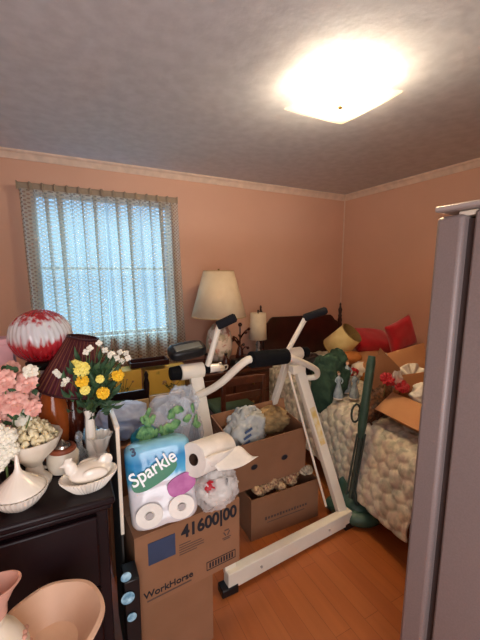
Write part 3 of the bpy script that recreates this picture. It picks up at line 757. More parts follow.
# bags in it
gb = thing('grocery_bag', 'knotted grey blue plastic grocery bag in the upper open box', 'plastic bag', (.90, 1.665, .44))
MB().ball((0, 0, .13), (.12, .08, .14), fn=crumple(41, .28, 2.6, 1), n=70, m=48).build('bag', baggrey, gb, angle=180)
b = MB()
for s in (-1, 1): b.tube(spline([(0, 0, .25), (s*.02, 0, .28), (s*.05, -.01, .285), (s*.06, -.01, .26)], 4), [.012]*6+[.006]*7, 8)
b.build('knot', baggrey, gb, angle=180)
b = MB()
for i, (x, z) in enumerate(((-.02, .13), (.0, .16), (.02, .19))): b.box((x+.02, -.098, z), (.05, .004, .013), Ry(-.4))
b.build('print', blueprint, gb)
o = MB().ball((0, 0, 0), (.13, .08, .07), fn=crumple(43, .3, 3), n=60, m=36).build('brown_paper_wad', paperb, None, angle=180); o.location = (1.08, 1.70, .60)
tag(o, 'crumpled olive brown packing paper beside the grey grocery bag', 'packing paper')

# ---------------- front boxes and paper goods ----------------
A0 = at(131, 540, Y=1.10); A1 = at(237, 508, Y=1.13)
bx0, bx1 = A0.x, A1.x; bw = bx1-bx0; bcx = (bx0+bx1)/2; rzb = math.atan2(.03, bw)
zt = .60; zb = .315
low = carton('closed_carton', 'plain lower carton standing on the floor under the big printed box', (bcx-.058, 1.24, 0), rzb, bw-.12, .24, zb-.008, card, closed=True)
big = carton('paper_goods_carton', 'big brown carton with number and navy label, topmost of two by the dresser', (bcx, 1.235, zb), rzb, bw, .25, zt-zb-.006, card, closed=True)
fy_ = -.1265; hh = zt-zb
text('41600|00', .070, ink, big, T((.078, fy_, hh*.82)) @ FRONT, sx=.90, bold=.0022)
MB().box((-.115, fy_+.0005, hh*.715), (.10, .002, .085)).build('blue_label', bluel, big)
text('WorkHorse', .036, ink, big, T((-.092, fy_, .047)) @ FRONT, sx=1.05, bold=.0005)
MB().box((-.09, fy_+.0005, .022), (.17, .001, .005)).build('underline', ink2, big)
b = MB()
for i, wd in enumerate((.045, .09, .10, .10, .07)): b.box((-.03+wd/2-.02, fy_+.0005, hh*.66-i*.010), (wd, .001, .0025))
b.build('small_print', ink2, big)
b = MB(); fr = ((.125, .05),)
b.box((.125, fy_+.0005, .062), (.13, .001, .003)).box((.125, fy_+.0005, .028), (.13, .001, .003)).box((.061, fy_+.0005, .045), (.003, .001, .036)).box((.189, fy_+.0005, .045), (.003, .001, .036))
for i in range(9): b.box((.075+i*.0125, fy_+.0005, .045), (.007, .001, .022))
b.build('stamp_print', ink, big)
b = MB(); c = (.15, hh*.55)
for k in range(3):
    a = 2*PI*k/3+PI/2
    b.box((0, 0, 0), (.02, .001, .005), T((c[0]+.010*math.cos(a), fy_+.0005, c[1]+.010*math.sin(a))) @ Ry(-a+PI/2))
b.box((c[0], fy_+.0005, c[1]-.022), (.04, .001, .003)).box((c[0], fy_+.0005, c[1]-.029), (.03, .001, .003))
b.build('recycle_mark', ink2, big)

# paper towel multipack
pk = thing('paper_towel_pack', 'shrink wrapped pack of white paper towel rolls with blue and pink wrapper', 'paper towels', (at(165, 530, Y=1.17).x+.0, 1.155, zt), 0, rot=(math.radians(-14), math.radians(-4), math.radians(-8)))
W2, D2, H2 = .120, .07, .285
def fpack(d):
    return 1
b = MB(); ns, nz = 72, 30; vs = []; fs = []
for k in range(nz+1):
    z = k/nz; zz = H2*z; e = 1-max(0, (z-.9)/.1)**3*.30-max(0, (.08-z)/.08)**2*.08
    for j in range(ns):
        a = 2*PI*j/ns; x = math.copysign(abs(math.cos(a))**.45, math.cos(a))*W2*e; y = math.copysign(abs(math.sin(a))**.6, math.sin(a))*D2*e
        y *= 1-.13*math.exp(-(x/.018)**2); wr_ = .003*noise.noise(Vector((x*40, y*20, zz*30)))
        if z < .5: y *= 1-.10*math.exp(-((zz-.14)/.012)**2)
        vs.append((x*(1+wr_*4), y+wr_, zz))
for k in range(nz): fs += [(k*ns+j, k*ns+(j+1) % ns, (k+1)*ns+(j+1) % ns, (k+1)*ns+j) for j in range(ns)]
fs += [tuple(range(ns))[::-1], tuple(range(nz*ns, (nz+1)*ns))]
b.add(vs, fs); b.build('wrapped_rolls', packm, pk, angle=60)
def patch(mb, cx, cz, rx, rz, rot=0, y=-.0745, n=28, th_=.002):
    ca, sa = math.cos(rot), math.sin(rot); pts = []
    for i in range(n):
        a = 2*PI*i/n; x = math.copysign(abs(math.cos(a))**.8, math.cos(a))*rx; z = math.copysign(abs(math.sin(a))**.8, math.sin(a))*rz
        pts.append((cx+x*ca-z*sa, cz+x*sa+z*ca))
    mb.prism(pts, y, y+th_)
greenp = mat('green_print', '2f9a5a', .4); darkgr = mat('dark_green_print', '1f7a52', .4); pinkp = mat('magenta_print', 'a8488c', .4, col2='bb62a0', scale=30); whitep = mat('white_print', 'ffffff', .5, col2='ffffff')
b = MB(); patch(b, -.022, .180, .085, .032, .36, y=-.0775, th_=.010); b.build('green_swoosh', darkgr, pk)
text('Sparkle', .068, whitep, pk, T((-.024, -.0795, .205)) @ Ry(-.36) @ FRONT, sx=.86, bold=.0009, extr=.001)
text('3', .04, bluel, pk, T((-.085, -.069, .272)) @ Ry(-.2) @ FRONT, sx=1, bold=.0015)
b = MB(); patch(b, .066, .125, .052, .034, .3, y=-.0765, th_=.010); b.build('pink_badge', pinkp, pk)
for x in (-.06, .06):
    MB().lathe([(.0001, 0), (.018, 0), (.020, .004), (.055, .004), (.055, .0)], 32, T((x*.93, -.078, .052)) @ Rx(math.radians(84)) @ Matrix.Diagonal((.84, .84, 1, 1)), sy=.85).build('roll_end', roll, pk)
    MB().lathe([(.0001, .0), (.015, .0), (.015, .006), (.0001, .006)], 20, T((x*.93, -.080, .052)) @ Rx(math.radians(84)) @ Matrix.Diagonal((.84, .84, 1, 1)), sy=.85).build('roll_core', mat('grey_core', 'b4a9a6', .8), pk)

# loose paper towel roll
e0 = at(193, 460, Y=1.10); e1 = e0+Vector((.165, .09, -.035))
tr_ = thing('paper_towel_roll', 'loose white paper towel roll lying on top of the wrapped pack', 'paper towel roll', e0)
ax = (e1-e0).normalized(); M = frame(e0, ax); Ln = (e1-e0).length
MB().lathe([(.021, .004), (.060, 0), (.062, .003), (.062, Ln-.003), (.060, Ln), (.021, Ln)], 48, M, cap=False).build('towel', roll, tr_, world=True, angle=50)
MB().lathe([(.0205, .002), (.0205, Ln)], 32, M, cap=False).build('tube', kraft, tr_, world=True, solid=.0015)
MB().lathe([(.0001, .02), (.0195, .02)], 32, M, cap=False).build('tube_shadow', ink, tr_, world=True) if False else None
c1 = at(206, 452, Y=1.10)+Vector((.10, .04, -.03))
def fs_(u, v):
    a = .2-u*.5; p = M @ Vector((0, 0, Ln*v)); 
    q0 = e0.lerp(e1, v)+Vector((.02, -.055, .03)); q1 = e0.lerp(e1, v)+Vector((.075+.05*v, -.06, -.035-.01*v)); 
    p = q0.lerp(q1, u); return tuple(p+Vector((0, -.012*math.sin(u*6+v*3), .006*math.sin(u*9+v*5))))
MB().grid(fs_, 16, 16).build('loose_sheet', roll, tr_, world=True, solid=.001, angle=180)
# clear film bag with a red thing
cb_ = at(219, 490, Y=1.10)
fb_ = thing('clear_plastic_bag', 'crumpled clear plastic bag with red and white contents on the box corner', 'plastic bag', (cb_.x, cb_.y, zt))
MB().ball((cb_.x, cb_.y+.03, zt+.075), (.085, .065, .082), fn=crumple(51, .22, 3), n=64, m=44).build('film', bagt, fb_, world=True, angle=30)
MB().ball((cb_.x+.01, cb_.y+.035, zt+.068), (.068, .05, .062), fn=crumple(53, .2), n=36, m=24).build('white_tissue', whitec, fb_, world=True, angle=180)
MB().ball((cb_.x-.04, cb_.y-.005, zt+.11), (.022, .02, .022), fn=crumple(52, .3), n=24, m=16).build('red_bow', redglassp, fb_, world=True)
MB().box((cb_.x+.022, cb_.y-.022, zt+.12), (.008, .004, .025), ).build('dark_tag', ink, fb_, world=True)
# tall clear bag with green print
tb = thing('printed_plastic_bag', 'tall thin plastic bag with green leaf print behind the towel pack', 'plastic bag', (.31, 1.32, .62))
bc = at(172, 428, Y=1.33)
b = MB().ball((bc.x, bc.y, .80), (.125, .075, .19), fn=crumple(61, .16, 2.2, .7), n=80, m=56)
b.ball((at(182, 400, Y=1.33).x, 1.33, .95), (.062, .045, .075), fn=crumple(62, .25, 3, .9), n=50, m=34)
b.build('bag_film', bagg, tb, world=True, angle=35)
b = MB(); random.seed(12)
for i in range(30):
    px, py = random.uniform(140, 198), random.uniform(412, 440); py -= (px-142)*.12
    c = at(px, py, Y=1.262); r_ = random.uniform(.012, .026)
    b.grid(lambda u, v: tuple(c+Vector(((u-.5)*r_*2.4*math.cos(i), .0-.006*math.sin(u*3), (v-.5)*r_*2*math.sin(PI*max(.05, min(.95, u)))+(u-.5)*r_*math.sin(i*2)))), 5, 4)
b.build('leaf_print', mat('green_leaf_print', '7fa868', .6, col2='3f7048', scale=40), tb, world=True, solid=.0008)
MB().ball((at(146, 436, Y=1.30).x, 1.30, at(146, 436, Y=1.30).z-.01), (.055, .04, .05), fn=crumple(64, .2), n=36, m=24).build('teal_corner', tealb, tb, world=True, angle=50)
# black gift bag with printed discs in the gap
kb = thing('black_gift_bag', 'narrow black gift bag with pale round prints between dresser and cartons', 'gift bag', (.135, 1.06, 0))
MB().prism([(-.022, 0), (.022, 0), (.024, .52), (-.024, .52)], -.04, .04).build('bag', blackbag, kb, bevel=.003)
for i, (px, py, r_) in enumerate(((126, 577, .016), (128, 598, .021), (132, 617, .015))):
    c = at(px, py, Y=1.017)
    MB().lathe([(.0001, 0), (r_*.55, .001), (r_*.6, 0), (r_, 0), (r_, .002), (.0001, .002)], 24, T((c.x-.135, -.0425, c.z)) @ Rx(PI/2)).build('round_print', paleprint, kb)
# white edged board leaning between dresser and cartons
fb2 = thing('framed_board', 'tall thin board with pale edge standing beside the dark dresser', 'board', (.128, 1.30, 0))
pa, pb = at(120, 426, Y=1.14), at(121, 531, Y=1.11)
MB().box((.128, 1.28, pa.z/2), (.006, .27, pa.z)).build('panel', mat('grey_board', '3a3632', .8), fb2, world=True)
MB().box((.128, 1.14, (pa.z+.60)/2), (.012, .014, pa.z-.60)).build('edge_strip', cream, fb2, world=True, bevel=.002)
MB().box((.128, 1.28, pa.z-.006), (.016, .28, .014)).build('edge_strip', cream, fb2, world=True, bevel=.002)

# ---------------- dark dresser at left ----------------
DX0, DX1, DY0, DY1, DZ = -.80, .095, .985, 1.52, .85
dr_ = thing('dark_dresser', 'almost black wooden dresser crowded with milk glass and lamps', 'dresser', ((DX0+DX1)/2, (DY0+DY1)/2, 0))
def DP(name, mb, m, **k): return mb.build(name, m, dr_, world=True, **k)
DP('top', MB().box(((DX0+DX1)/2, (DY0+DY1)/2, DZ-.0125), (DX1-DX0, DY1-DY0, .025)), blackw, bevel=.008)
DP('moulding', MB().box(((DX0+DX1)/2, (DY0+DY1)/2, DZ-.034), (DX1-DX0-.02, DY1-DY0-.02, .018)), blackw, bevel=.006)
DP('body', MB().box(((DX0+DX1)/2-.0, (DY0+DY1)/2+.01, .43), (DX1-DX0-.04, DY1-DY0-.05, .77)), blackw, bevel=.004)
for i in range(3):
    z = .16+i*.245
    d = DP('drawer', MB().box(((DX0+DX1)/2, DY0+.022, z+.03), (DX1-DX0-.10, .02, .225)), blackw, bevel=.006)
for x in (DX0+.05, DX1-.05):
    for y in (DY0+.06, DY1-.05): DP('leg', MB().lathe([(.014, 0), (.022, .04), (.018, .06)], 16, T((x, y, 0))), blackw)

def zt_(px, py): return at(px, py, Z=DZ)
# covered cone dish
def ribbed(n, amp): return lambda a, z: 1+amp*math.cos(n*a)
cd = thing('covered_dish', 'white milk glass dish with a tall pointed lid', 'dish', (zt_(21, 506).x, zt_(21, 506).y, DZ))
MB().lathe([(.030, 0), (.034, .004), (.05, .014), (.070, .038), (.076, .052), (.072, .052), (.05, .03), (.03, .012), (.0001, .01)], 72, fn=ribbed(36, .02)).build('bowl', milk, cd); cd.scale = (.94, .94, 1)
MB().lathe([(.069, .052), (.064, .060), (.044, .075), (.024, .092), (.012, .104), (.0075, .115), (.005, .14), (.004, .150), (.0001, .154)], 72, fn=ribbed(24, .01)).build('lid', milk, cd)
# hen on nest
hn = thing('hen_dish', 'white milk glass hen sitting on a ribbed oval basket dish', 'dish', (zt_(86, 492).x+.012, zt_(86, 492).y+.02, DZ), math.radians(8))
MB().lathe([(.040, 0), (.045, .004), (.058, .02), (.072, .040), (.074, .046), (.068, .046), (.05, .03), (.0001, .02)], 96, fn=ribbed(48, .026), sx=1.1, sy=.80).build('nest_dish', milk, hn)
b = MB().ball((.005, 0, .052), (.062, .042, .028), n=32, m=20).ball((-.048, 0, .078), (.018, .017, .022), n=24, m=16).ball((-.055, 0, .094), (.014, .012, .013), n=20, m=14)
b.ball((.048, 0, .072), (.024, .012, .022), n=20, m=14, rot=Ry(-.6).to_3x3()).lathe([(.006, 0), (.0008, .012)], 12, T((-.068, 0, .092)) @ Ry(-1.6))
for k in range(3): b.ball((-.060+k*.007, 0, .107), (.0045, .003, .005), n=10, m=8)
for s in (-1, 1): b.ball((.012, s*.034, .058), (.036, .010, .018), n=24, m=16, rot=Ry(.2).to_3x3())
b.build('hen_lid', milk, hn, remesh=.0025)
# white bowl with potpourri
bp_ = at(31, 430, Y=1.17); bw_ = thing('potpourri_bowl', 'white footed bowl heaped with cream potpourri', 'bowl', (bp_.x, 1.17, DZ)); bw_.scale = (1, 1, 1.1)
MB().lathe([(.045, 0), (.047, .008), (.026, .03), (.022, .055), (.035, .072), (.066, .10), (.082, .132), (.084, .14), (.079, .14), (.06, .11), (.0001, .09)], 64, fn=lambda a, z: 1+.02*math.cos(12*a)*(z > .11)).build('bowl', cream, bw_)
random.seed(9); b = MB()
for i in range(150):
    a, r = random.uniform(0, 2*PI), .068*math.sqrt(random.random()); b.ball((r*math.cos(a), r*math.sin(a), .135+.05*(1-(r/.065)**2)*random.uniform(.6, 1)), (.010, .0075, .006), fn=crumple(i, .7), n=10, m=8, M=None, rot=Euler((i*1.3, i*.7, i*2.1)).to_matrix())
pt = b.build('potpourri', creamf, None, angle=180); pt.location = bw_.location; pt.scale = (1, 1, 1.1)
tag(pt, 'heap of cream dried flower potpourri in the white bowl', 'potpourri', kind='stuff')
# brown banded jar
jp = zt_(64, 477); jr = thing('ceramic_jar', 'cream ceramic jar with brown glazed rim between bowl and hen dish', 'jar', (jp.x, jp.y+.05, DZ))
MB().lathe([(.036, 0), (.043, .004), (.050, .03), (.048, .058), (.040, .072)], 48).build('body', cream, jr)
MB().lathe([(.041, .068), (.043, .074), (.038, .082), (.030, .084), (.028, .080), (.0001, .078)], 48).build('glazed_rim', brownband, jr)
b = MB().lathe([(.028, .080), (.024, .090), (.010, .096), (.004, .104), (.0001, .108)], 32); b.build('lid', silver, jr)
MB().tube(spline([(-.045, 0, .06), (-.068, 0, .055), (-.068, 0, .03), (-.048, 0, .02)], 5), .005, 10).build('handle', cream, jr)
# bud vase and silk bouquet
vp = at(92, 455, Y=1.24); bv = thing('bud_vase', 'slim white bud vase holding the yellow silk bouquet', 'vase', (vp.x, 1.24, DZ))
vt = at(94, 408, Y=1.24).z-DZ
MB().lathe([(.026, 0), (.028, .005), (.016, .018), (.018, .035), (.017, vt*.6), (.014, vt*.85), (.019, vt), (.015, vt), (.011, vt*.8), (.0001, vt*.5)], 32, fn=ribbed(10, .03)).build('vase', milk, bv)
bq = thing('yellow_bouquet', 'silk bouquet of yellow roses and small white sprays in the slim vase', 'flowers', (vp.x, 1.24, DZ+vt*.5))
O = Vector((vp.x, 1.24, DZ+vt-.02)); random.seed(22)
blooms = [(82, 369, .021, pyrose, 1.17), (82, 381, .017, yrose, 1.16), (103, 393, .017, yrose, 1.15), (118, 375, .018, yrose, 1.18), (85, 390, .013, pyrose, 1.15), (75, 364, .012, pyrose, 1.18), (112, 355, .012, whitef, 1.2), (100, 379, .011, pyrose, 1.14)]
stems = MB()
for i, (px, py, r_, m_, Y_) in enumerate(blooms):
    c = at(px, py, Y=Y_); b = MB(); bloom(b, (0, 0, 0), r_*1.08, 8, i, (random.uniform(-.3, .3), -1, .4)); b.ball((0, 0, 0), r_*.45, n=12, m=8, fn=crumple(i, .15))
    o = b.build('rose_bloom', m_, bq, angle=180); o.location = c-bq.location
    stems.tube(spline([O-Vector((0, 0, .04)), O.lerp(c, .5)+Vector((0, .02, .02)), c], 5), .0018, 6)
sp_ = []
for px, py in ((59, 375), (66, 380), (71, 381), (90, 348), (105, 350), (111, 360), (120, 352), (126, 353), (122, 361), (128, 358), (64, 384), (99, 343), (117, 358), (86, 352), (56, 372)):
    c = at(px, py, Y=random.uniform(1.16, 1.24)); sp_.append(c); stems.tube(spline([O, O.lerp(c, .55)+Vector((0, 0, .03)), c], 5), .0012, 5)
b = MB()
for i, c in enumerate(sp_):
    for k in range(4):
        a = k*PI/2+i; b.ball(c+Vector((.006*math.cos(a), -.002, .006*math.sin(a))), (.0055, .003, .0055), n=8, m=6)
b.build('small_white_sprays', whitef, bq, world=True)
stems.build('stems', stemm, bq, world=True)
def leaf(mb, base, tip, wd, seed=0):
    base, tip = Vector(base), Vector(tip); d = tip-base; side = d.cross(Vector((random.uniform(-.5, .5), -1, random.uniform(-.5, .5)))).normalized(); up = side.cross(d).normalized()
    mb.grid(lambda u, v: tuple(base+d*u+side*(v-.5)*2*wd*math.sin(PI*min(.97, max(.03, u**.8)))+up*(.2*d.length*math.sin(PI*u)+abs(v-.5)*wd*.8)), 6, 4)
b = MB()
for i in range(180):
    px, py = random.gauss(91, 15), random.gauss(386, 15)
    if ((px-92)/32)**2+((py-386)/34)**2 > 1: continue
    c = at(px, py, Y=random.uniform(1.17, 1.30)); dd = (c-O).normalized(); leaf(b, c-dd*.02, c+dd*.025+Vector((random.uniform(-.02, .02), random.uniform(-.01, .01), random.uniform(-.015, .015))), .008)
b.build('leaves', leafm, bq, world=True, angle=180)
b = MB()
for k in range(6):
    c0 = at(100+k*2, 402, Y=1.17); leaf(b, c0, c0+Vector((.035+k*.002, -.005, -.012+k*.003)), .004)
b.build('fern_tip', leafp if False else leafm, bq, world=True, angle=180)
# red globe lamp
gc = at(41, 336, Y=1.40); gl = thing('globe_lamp', 'parlour lamp with big red and clear swirled glass globe', 'lamp', (gc.x, 1.40, DZ))
R_ = .102; gz = gc.z-DZ
g = MB().ball((0, 0, 0), (R_, R_, R_*.93), n=180, m=60, fn=lambda d: 1+.014*math.cos(34*math.atan2(d.y, d.x)+d.z*6)*min(1, 3*(1-abs(d.z)))+.008*math.cos(13*math.atan2(d.y, d.x)-d.z*9)).build('glass_globe', globem, gl, angle=180); g.location = (0, 0, gz)
MB().lathe([(.045, gz-R_*.93-.02), (.055, gz-R_*.93+.0), (.04, gz-R_*.93+.012)], 32, cap=False).build('globe_holder', darkmetal, gl, solid=.002)
MB().ball((0, 0, gz-.03), (.035, .035, .03), n=20, m=14).build('bulb', mat('amber_bulb', 'e0902c', .4), gl)
zz = gz-R_*.93-.02
MB().lathe([(.06, 0), (.062, .01), (.035, .025), (.025, .04), (.045, .075), (.055, zz*.55), (.03, zz*.85), (.03, zz)], 40).build('lamp_body', glassd, gl)
MB().lathe([(.066, 0), (.066, .008), (.05, .016)], 40).build('foot', darkmetal, gl)
# burgundy lamp
sc_ = at(78, 364, Y=1.33); bl_ = thing('burgundy_lamp', 'table lamp with burgundy pleated shade and brown glass base', 'lamp', (sc_.x-.025, 1.33, DZ))
o_ = Vector((.02, 0, 0)); zs0, zs1 = at(78, 389, Y=1.33).z-DZ, at(90, 335, Y=1.33).z-DZ
Msh = T((.028, 0, (zs0+zs1)/2)) @ Ry(math.radians(12)); hs = (zs1-zs0)*.95
sh = MB().lathe([(.122, -hs/2), (.050, hs/2)], 240, fn=lambda a, z: 1+.018*math.cos(60*a), cap=False).build('pleated_shade', pleatm, bl_, solid=.002, angle=180); sh.matrix_local = Msh
b = MB()
for r, z in ((.123, -hs/2), (.051, hs/2)): o = MB().tube([(r*math.cos(a), r*math.sin(a), z) for a in [2*PI*i/40 for i in range(41)]], .004, 6).build('shade_trim', mat('dark_red_trim', '3a0d14', .6), bl_); o.matrix_local = Msh

MB().lathe([(.045, 0), (.05, .012), (.03, .02), (.024, .05), (.034, .09), (.036, .13), (.03, .165), (.018, .19), (.014, zs0+.03)], 40).build('glass_base', browngl, bl_)
MB().tube([(0, 0, .12), (.02, 0, zs0+.06)], .006, 8).build('lamp_rod', brassm, bl_)
# amber vase and glass decanter, ruffled vase
ap = at(53, 402, Y=1.30); av = thing('amber_vase', 'tall orange amber glass vase between the globe lamp and the pleated shade', 'vase', (ap.x, 1.30, DZ))
MB().lathe([(.034, 0), (.044, .01), (.040, .05), (.046, .11), (.048, .17), (.040, .22), (.030, .25), (.034, .262), (.030, .262), (.026, .245), (.0001, .03)], 40).build('glass', amber, av)
dp = at(79, 440, Y=1.24); dc = thing('glass_decanter', 'small clear cut glass decanter left of the bud vase', 'decanter', (dp.x, 1.22, DZ))
MB().lathe([(.022, 0), (.026, .01), (.024, .04), (.010, .06), (.008, .085), (.013, .09)], 32, fn=ribbed(12, .03)).build('bottle', glassd, dc)
MB().lathe([(.006, .085), (.012, .10), (.008, .115), (.0001, .12)], 24, fn=ribbed(8, .05)).build('stopper', glassd, dc)
rp = zt_(108, 470); rv = thing('ruffled_vase', 'small white ruffled milk glass vase at the dresser corner', 'vase', (rp.x-.012, rp.y+.10, DZ))
MB().lathe([(.022, 0), (.024, .006), (.016, .02), (.028, .045), (.034, .07), (.042, .085), (.038, .085), (.028, .068), (.0001, .04)], 72, fn=lambda a, z: 1+.10*math.cos(9*a)*max(0, (z-.05)/.035)).build('glass', milk, rv)
# pink silk flowers in a dark pot
pp_ = at(10, 440, Y=1.18); pf = thing('pink_bouquet', 'pink silk flower arrangement at the left edge of the dresser', 'flowers', (pp_.x, 1.20, DZ))
MB().lathe([(.03, 0), (.045, .05), (.05, .08), (.046, .08), (.0001, .06)], 32).build('pot', darkmetal, pf)
random.seed(31); st = MB(); lf = MB(); O2 = Vector((pp_.x, 1.20, DZ+.06))
for i, (px, py, r_) in enumerate([(4, 380, .03), (16, 388, .034), (26, 382, .03), (2, 398, .034), (14, 402, .036), (28, 398, .030), (20, 414, .034), (4, 416, .032), (33, 408, .024), (10, 370, .028), (-8, 388, .03), (-6, 408, .03), (30, 372, .022)]):
    c = at(px, py, Y=random.uniform(1.10, 1.2)); b = MB(); bloom(b, (0, 0, 0), r_*.92, 6, 50+i, (random.uniform(-.4, .4), -1, .5))
    o = b.build('pink_bloom', whitef if i in (6, 12) else pinkf, pf, angle=180); o.location = c-pf.location; st.tube([O2, c], .002, 5)
for i in range(60):
    c = at(random.uniform(-10, 34), random.uniform(368, 452), Y=random.uniform(1.12, 1.22)); leaf(lf, c, c+Vector((random.uniform(-.03, .03), -.01, random.uniform(-.025, .03))), .009)
st.build('stems', stemm, pf, world=True); lf.build('leaves', leafm, pf, world=True, angle=180)
wf = thing('white_spray', 'cream silk blossoms low at the left edge beside the pointed lid', 'flowers', at(3, 440, Y=1.05))
for i, (px, py) in enumerate(((2, 446), (8, 436), (-4, 432), (3, 456), (10, 450), (-3, 464))):
    b = MB(); bloom(b, (0, 0, 0), .022, 7, 80+i, (0.2, -1, .5)); o = b.build('blossom', whitef, wf, angle=180, solid=.0008); o.location = at(px, py, Y=1.08)-wf.location
MB().tube([at(3, 440, Y=1.10), Vector((at(3, 440, Y=1.10).x, 1.12, DZ))], .003, 6).build('stem', stemm, wf, world=True)
# small pink box and glassware behind
pb_ = at(4, 368, Y=1.42); o = thing('pink_gift_box', 'small pale pink box standing left of the globe lamp', 'box', (pb_.x-.01, 1.44, DZ))
zz = at(4, 337, Y=1.42).z-DZ
MB().box((0, 0, zz/2-.01), (.085, .07, zz-.03)).build('box', pinkbox, o, bevel=.002); MB().box((0, 0, zz-.015), (.095, .08, .02)).build('lid', pinkbox, o, bevel=.002)
for i, (px, Y_, r_, hh_, lb_) in enumerate(((20, 1.33, .026, .16, 'clear cut glass goblet behind the pink flowers'), (36, 1.29, .030, .14, 'wide clear cut glass goblet in front of the globe lamp'))):
    c = at(px, 400, Y=Y_); gt = thing('glass_goblet', lb_, 'goblet', (c.x, Y_, DZ), 0, 'cut glass goblets on the dresser')
    MB().lathe([(.025, 0), (.022, .004), (.005, .01), (.005, hh_*.45), (r_*.8, hh_*.6), (r_, hh_), (r_-.002, hh_), (.0001, hh_*.55)], 32, fn=ribbed(10, .03)).build('goblet', glassd, gt)
# pale bag on a storage box behind the dresser
sb_ = carton('storage_carton', 'carton behind the dresser that carries the pale blue bag', (.30, 1.80, 0), 0, .34, .36, .66, card, closed=True)
pbb = at(116, 424, Y=1.75); bb_ = thing('pale_blue_bag', 'pale blue white plastic bag bundle behind the board and vases', 'plastic bag', (.22, 1.75, .67))
MB().ball((.225, 1.75, .755), (.13, .11, .09), fn=crumple(71, .18, 3), n=60, m=40).build('bundle', bagb, bb_, world=True, angle=180)

# pitcher and basin in the foreground
bs = at(51, 630, D=.80); BZ = bs.z-.06
st_ = thing('small_stand', 'low dark stand under the pink pitcher and basin', 'stand', (bs.x, bs.y, 0))
MB().lathe([(.085, BZ-.025), (.09, BZ-.012), (.085, BZ)], 40).build('stand_top', blackw, st_)
MB().lathe([(.03, .05), (.02, .2), (.03, .4), (.02, BZ-.02)], 24).build('pedestal', blackw, st_)
for k in range(3):
    a = 2*PI*k/3+.5; MB().tube(spline([(0, 0, .10), (.07*math.cos(a), .07*math.sin(a), .08), (.13*math.cos(a), .13*math.sin(a), .012)], 5), .012, 10).build('leg', blackw, st_)
ba = thing('wash_basin', 'beige ceramic wash basin on the stand in the bottom left corner', 'basin', (bs.x, bs.y, BZ))
MB().lathe([(.05, 0), (.055, .004), (.085, .035), (.108, .064), (.118, .072), (.117, .079), (.108, .080), (.097, .070), (.08, .048), (.055, .02), (.0001, .014)], 72, fn=lambda a, z: 1+.012*math.cos(7*a+1)*(z > .05)).build('basin', beige, ba)
pi_ = at(6, 606, D=.66); pc = thing('ceramic_pitcher', 'pink bisque pitcher with wide spout in the bottom left corner', 'pitcher', (bs.x-.108, bs.y-.040, BZ+.018)); pc.scale = (1.05, 1.05, 1.4)
MB().lathe([(.040, 0), (.046, .004), (.066, .03), (.068, .055), (.052, .085), (.030, .108), (.030, .122)], 56, sx=1, sy=1).build('belly', cream, pc)
b = MB(); n = 56
def spout(a, z):
    k = max(0, (z-.10)/.06); return 1+.55*k*max(0, math.cos(a-.2))**4
b.lathe([(.030, .120), (.028, .135), (.034, .155), (.040, .166), (.037, .167), (.031, .155), (.024, .135), (.0001, .125)], n, fn=spout); b.build('neck', terra, pc)
MB().tube(spline([(-.03, 0, .155), (-.062, 0, .15), (-.07, 0, .10), (-.062, 0, .06)], 6), .007, 10).build('handle', terra, pc)
random.seed(5)
for i in range(14):
    a = random.uniform(-2.2, .6); z = random.uniform(.035, .075); r = .068-.45*max(0, z-.055); MB().ball((r*math.cos(a), r*math.sin(a), z), (.006, .006, .0035), n=8, m=6).build('relief_flower', terra, pc)

# ---------------- back wall furniture ----------------
VX0, VX1, VY0, VY1, VZ = .90, 1.70, 2.62, 3.16, .64
vn = thing('low_vanity', 'low reddish brown drawer chest under the tall lamp by the back wall', 'chest of drawers', ((VX0+VX1)/2, (VY0+VY1)/2, 0))
def VP(name, mb, m, **k): return mb.build(name, m, vn, world=True, **k)
VP('top', MB().box(((VX0+VX1)/2, (VY0+VY1)/2, VZ-.0125), (VX1-VX0, VY1-VY0, .025)), mahog, bevel=.006)
VP('body', MB().box(((VX0+VX1)/2, (VY0+VY1)/2+.01, .33), (VX1-VX0-.03, VY1-VY0-.04, .58)), mahog, bevel=.004)
for i in range(3):
    z = .14+i*.18
    for x in (VX0+.21, VX1-.21):
        d = VP('drawer', MB().box((x, VY0+.02, z), (.36, .02, .16)), mahog, bevel=.006)
        kn = MB().ball((x, VY0-.002, z), .014, n=14, m=10).build('knob', brassm, vn, world=True); kn.parent = d
# wooden chair
ch = thing('wooden_chair', 'brown wooden chair with low back in front of the drawer chest', 'chair', at(242, 372, Y=2.15).xy.to_3d())
cxx = ch.location.x; CB = .745
def CP(name, mb, m, **k): return mb.build(name, m, ch, world=True, **k)
for s in (-1, 1):
    CP('rear_leg', MB().beam((cxx+s*.155, 2.15, 0), (cxx+s*.165, 2.12, CB), .03, .03), mahog, bevel=.004)
    CP('front_leg', MB().beam((cxx+s*.16, 2.50, 0), (cxx+s*.16, 2.50, .40), .032, .032), mahog, bevel=.004)
CP('top_rail', MB().prism([(-.18, -.03), (-.18, .018), (-.1, .028), (.1, .028), (.18, .018), (.18, -.03)], -.012, .012, T((cxx, 2.12, CB-.02))), mahog, bevel=.003)
CP('back_rail', MB().box((cxx, 2.13, CB-.14), (.30, .018, .05)), mahog, bevel=.003)
CP('seat', MB().box((cxx, 2.33, .415), (.36, .38, .03)), mahog, bevel=.006)
CP('seat_cushion', MB().box((cxx, 2.33, .452), (.34, .35, .05)), greenseat, bevel=.018)
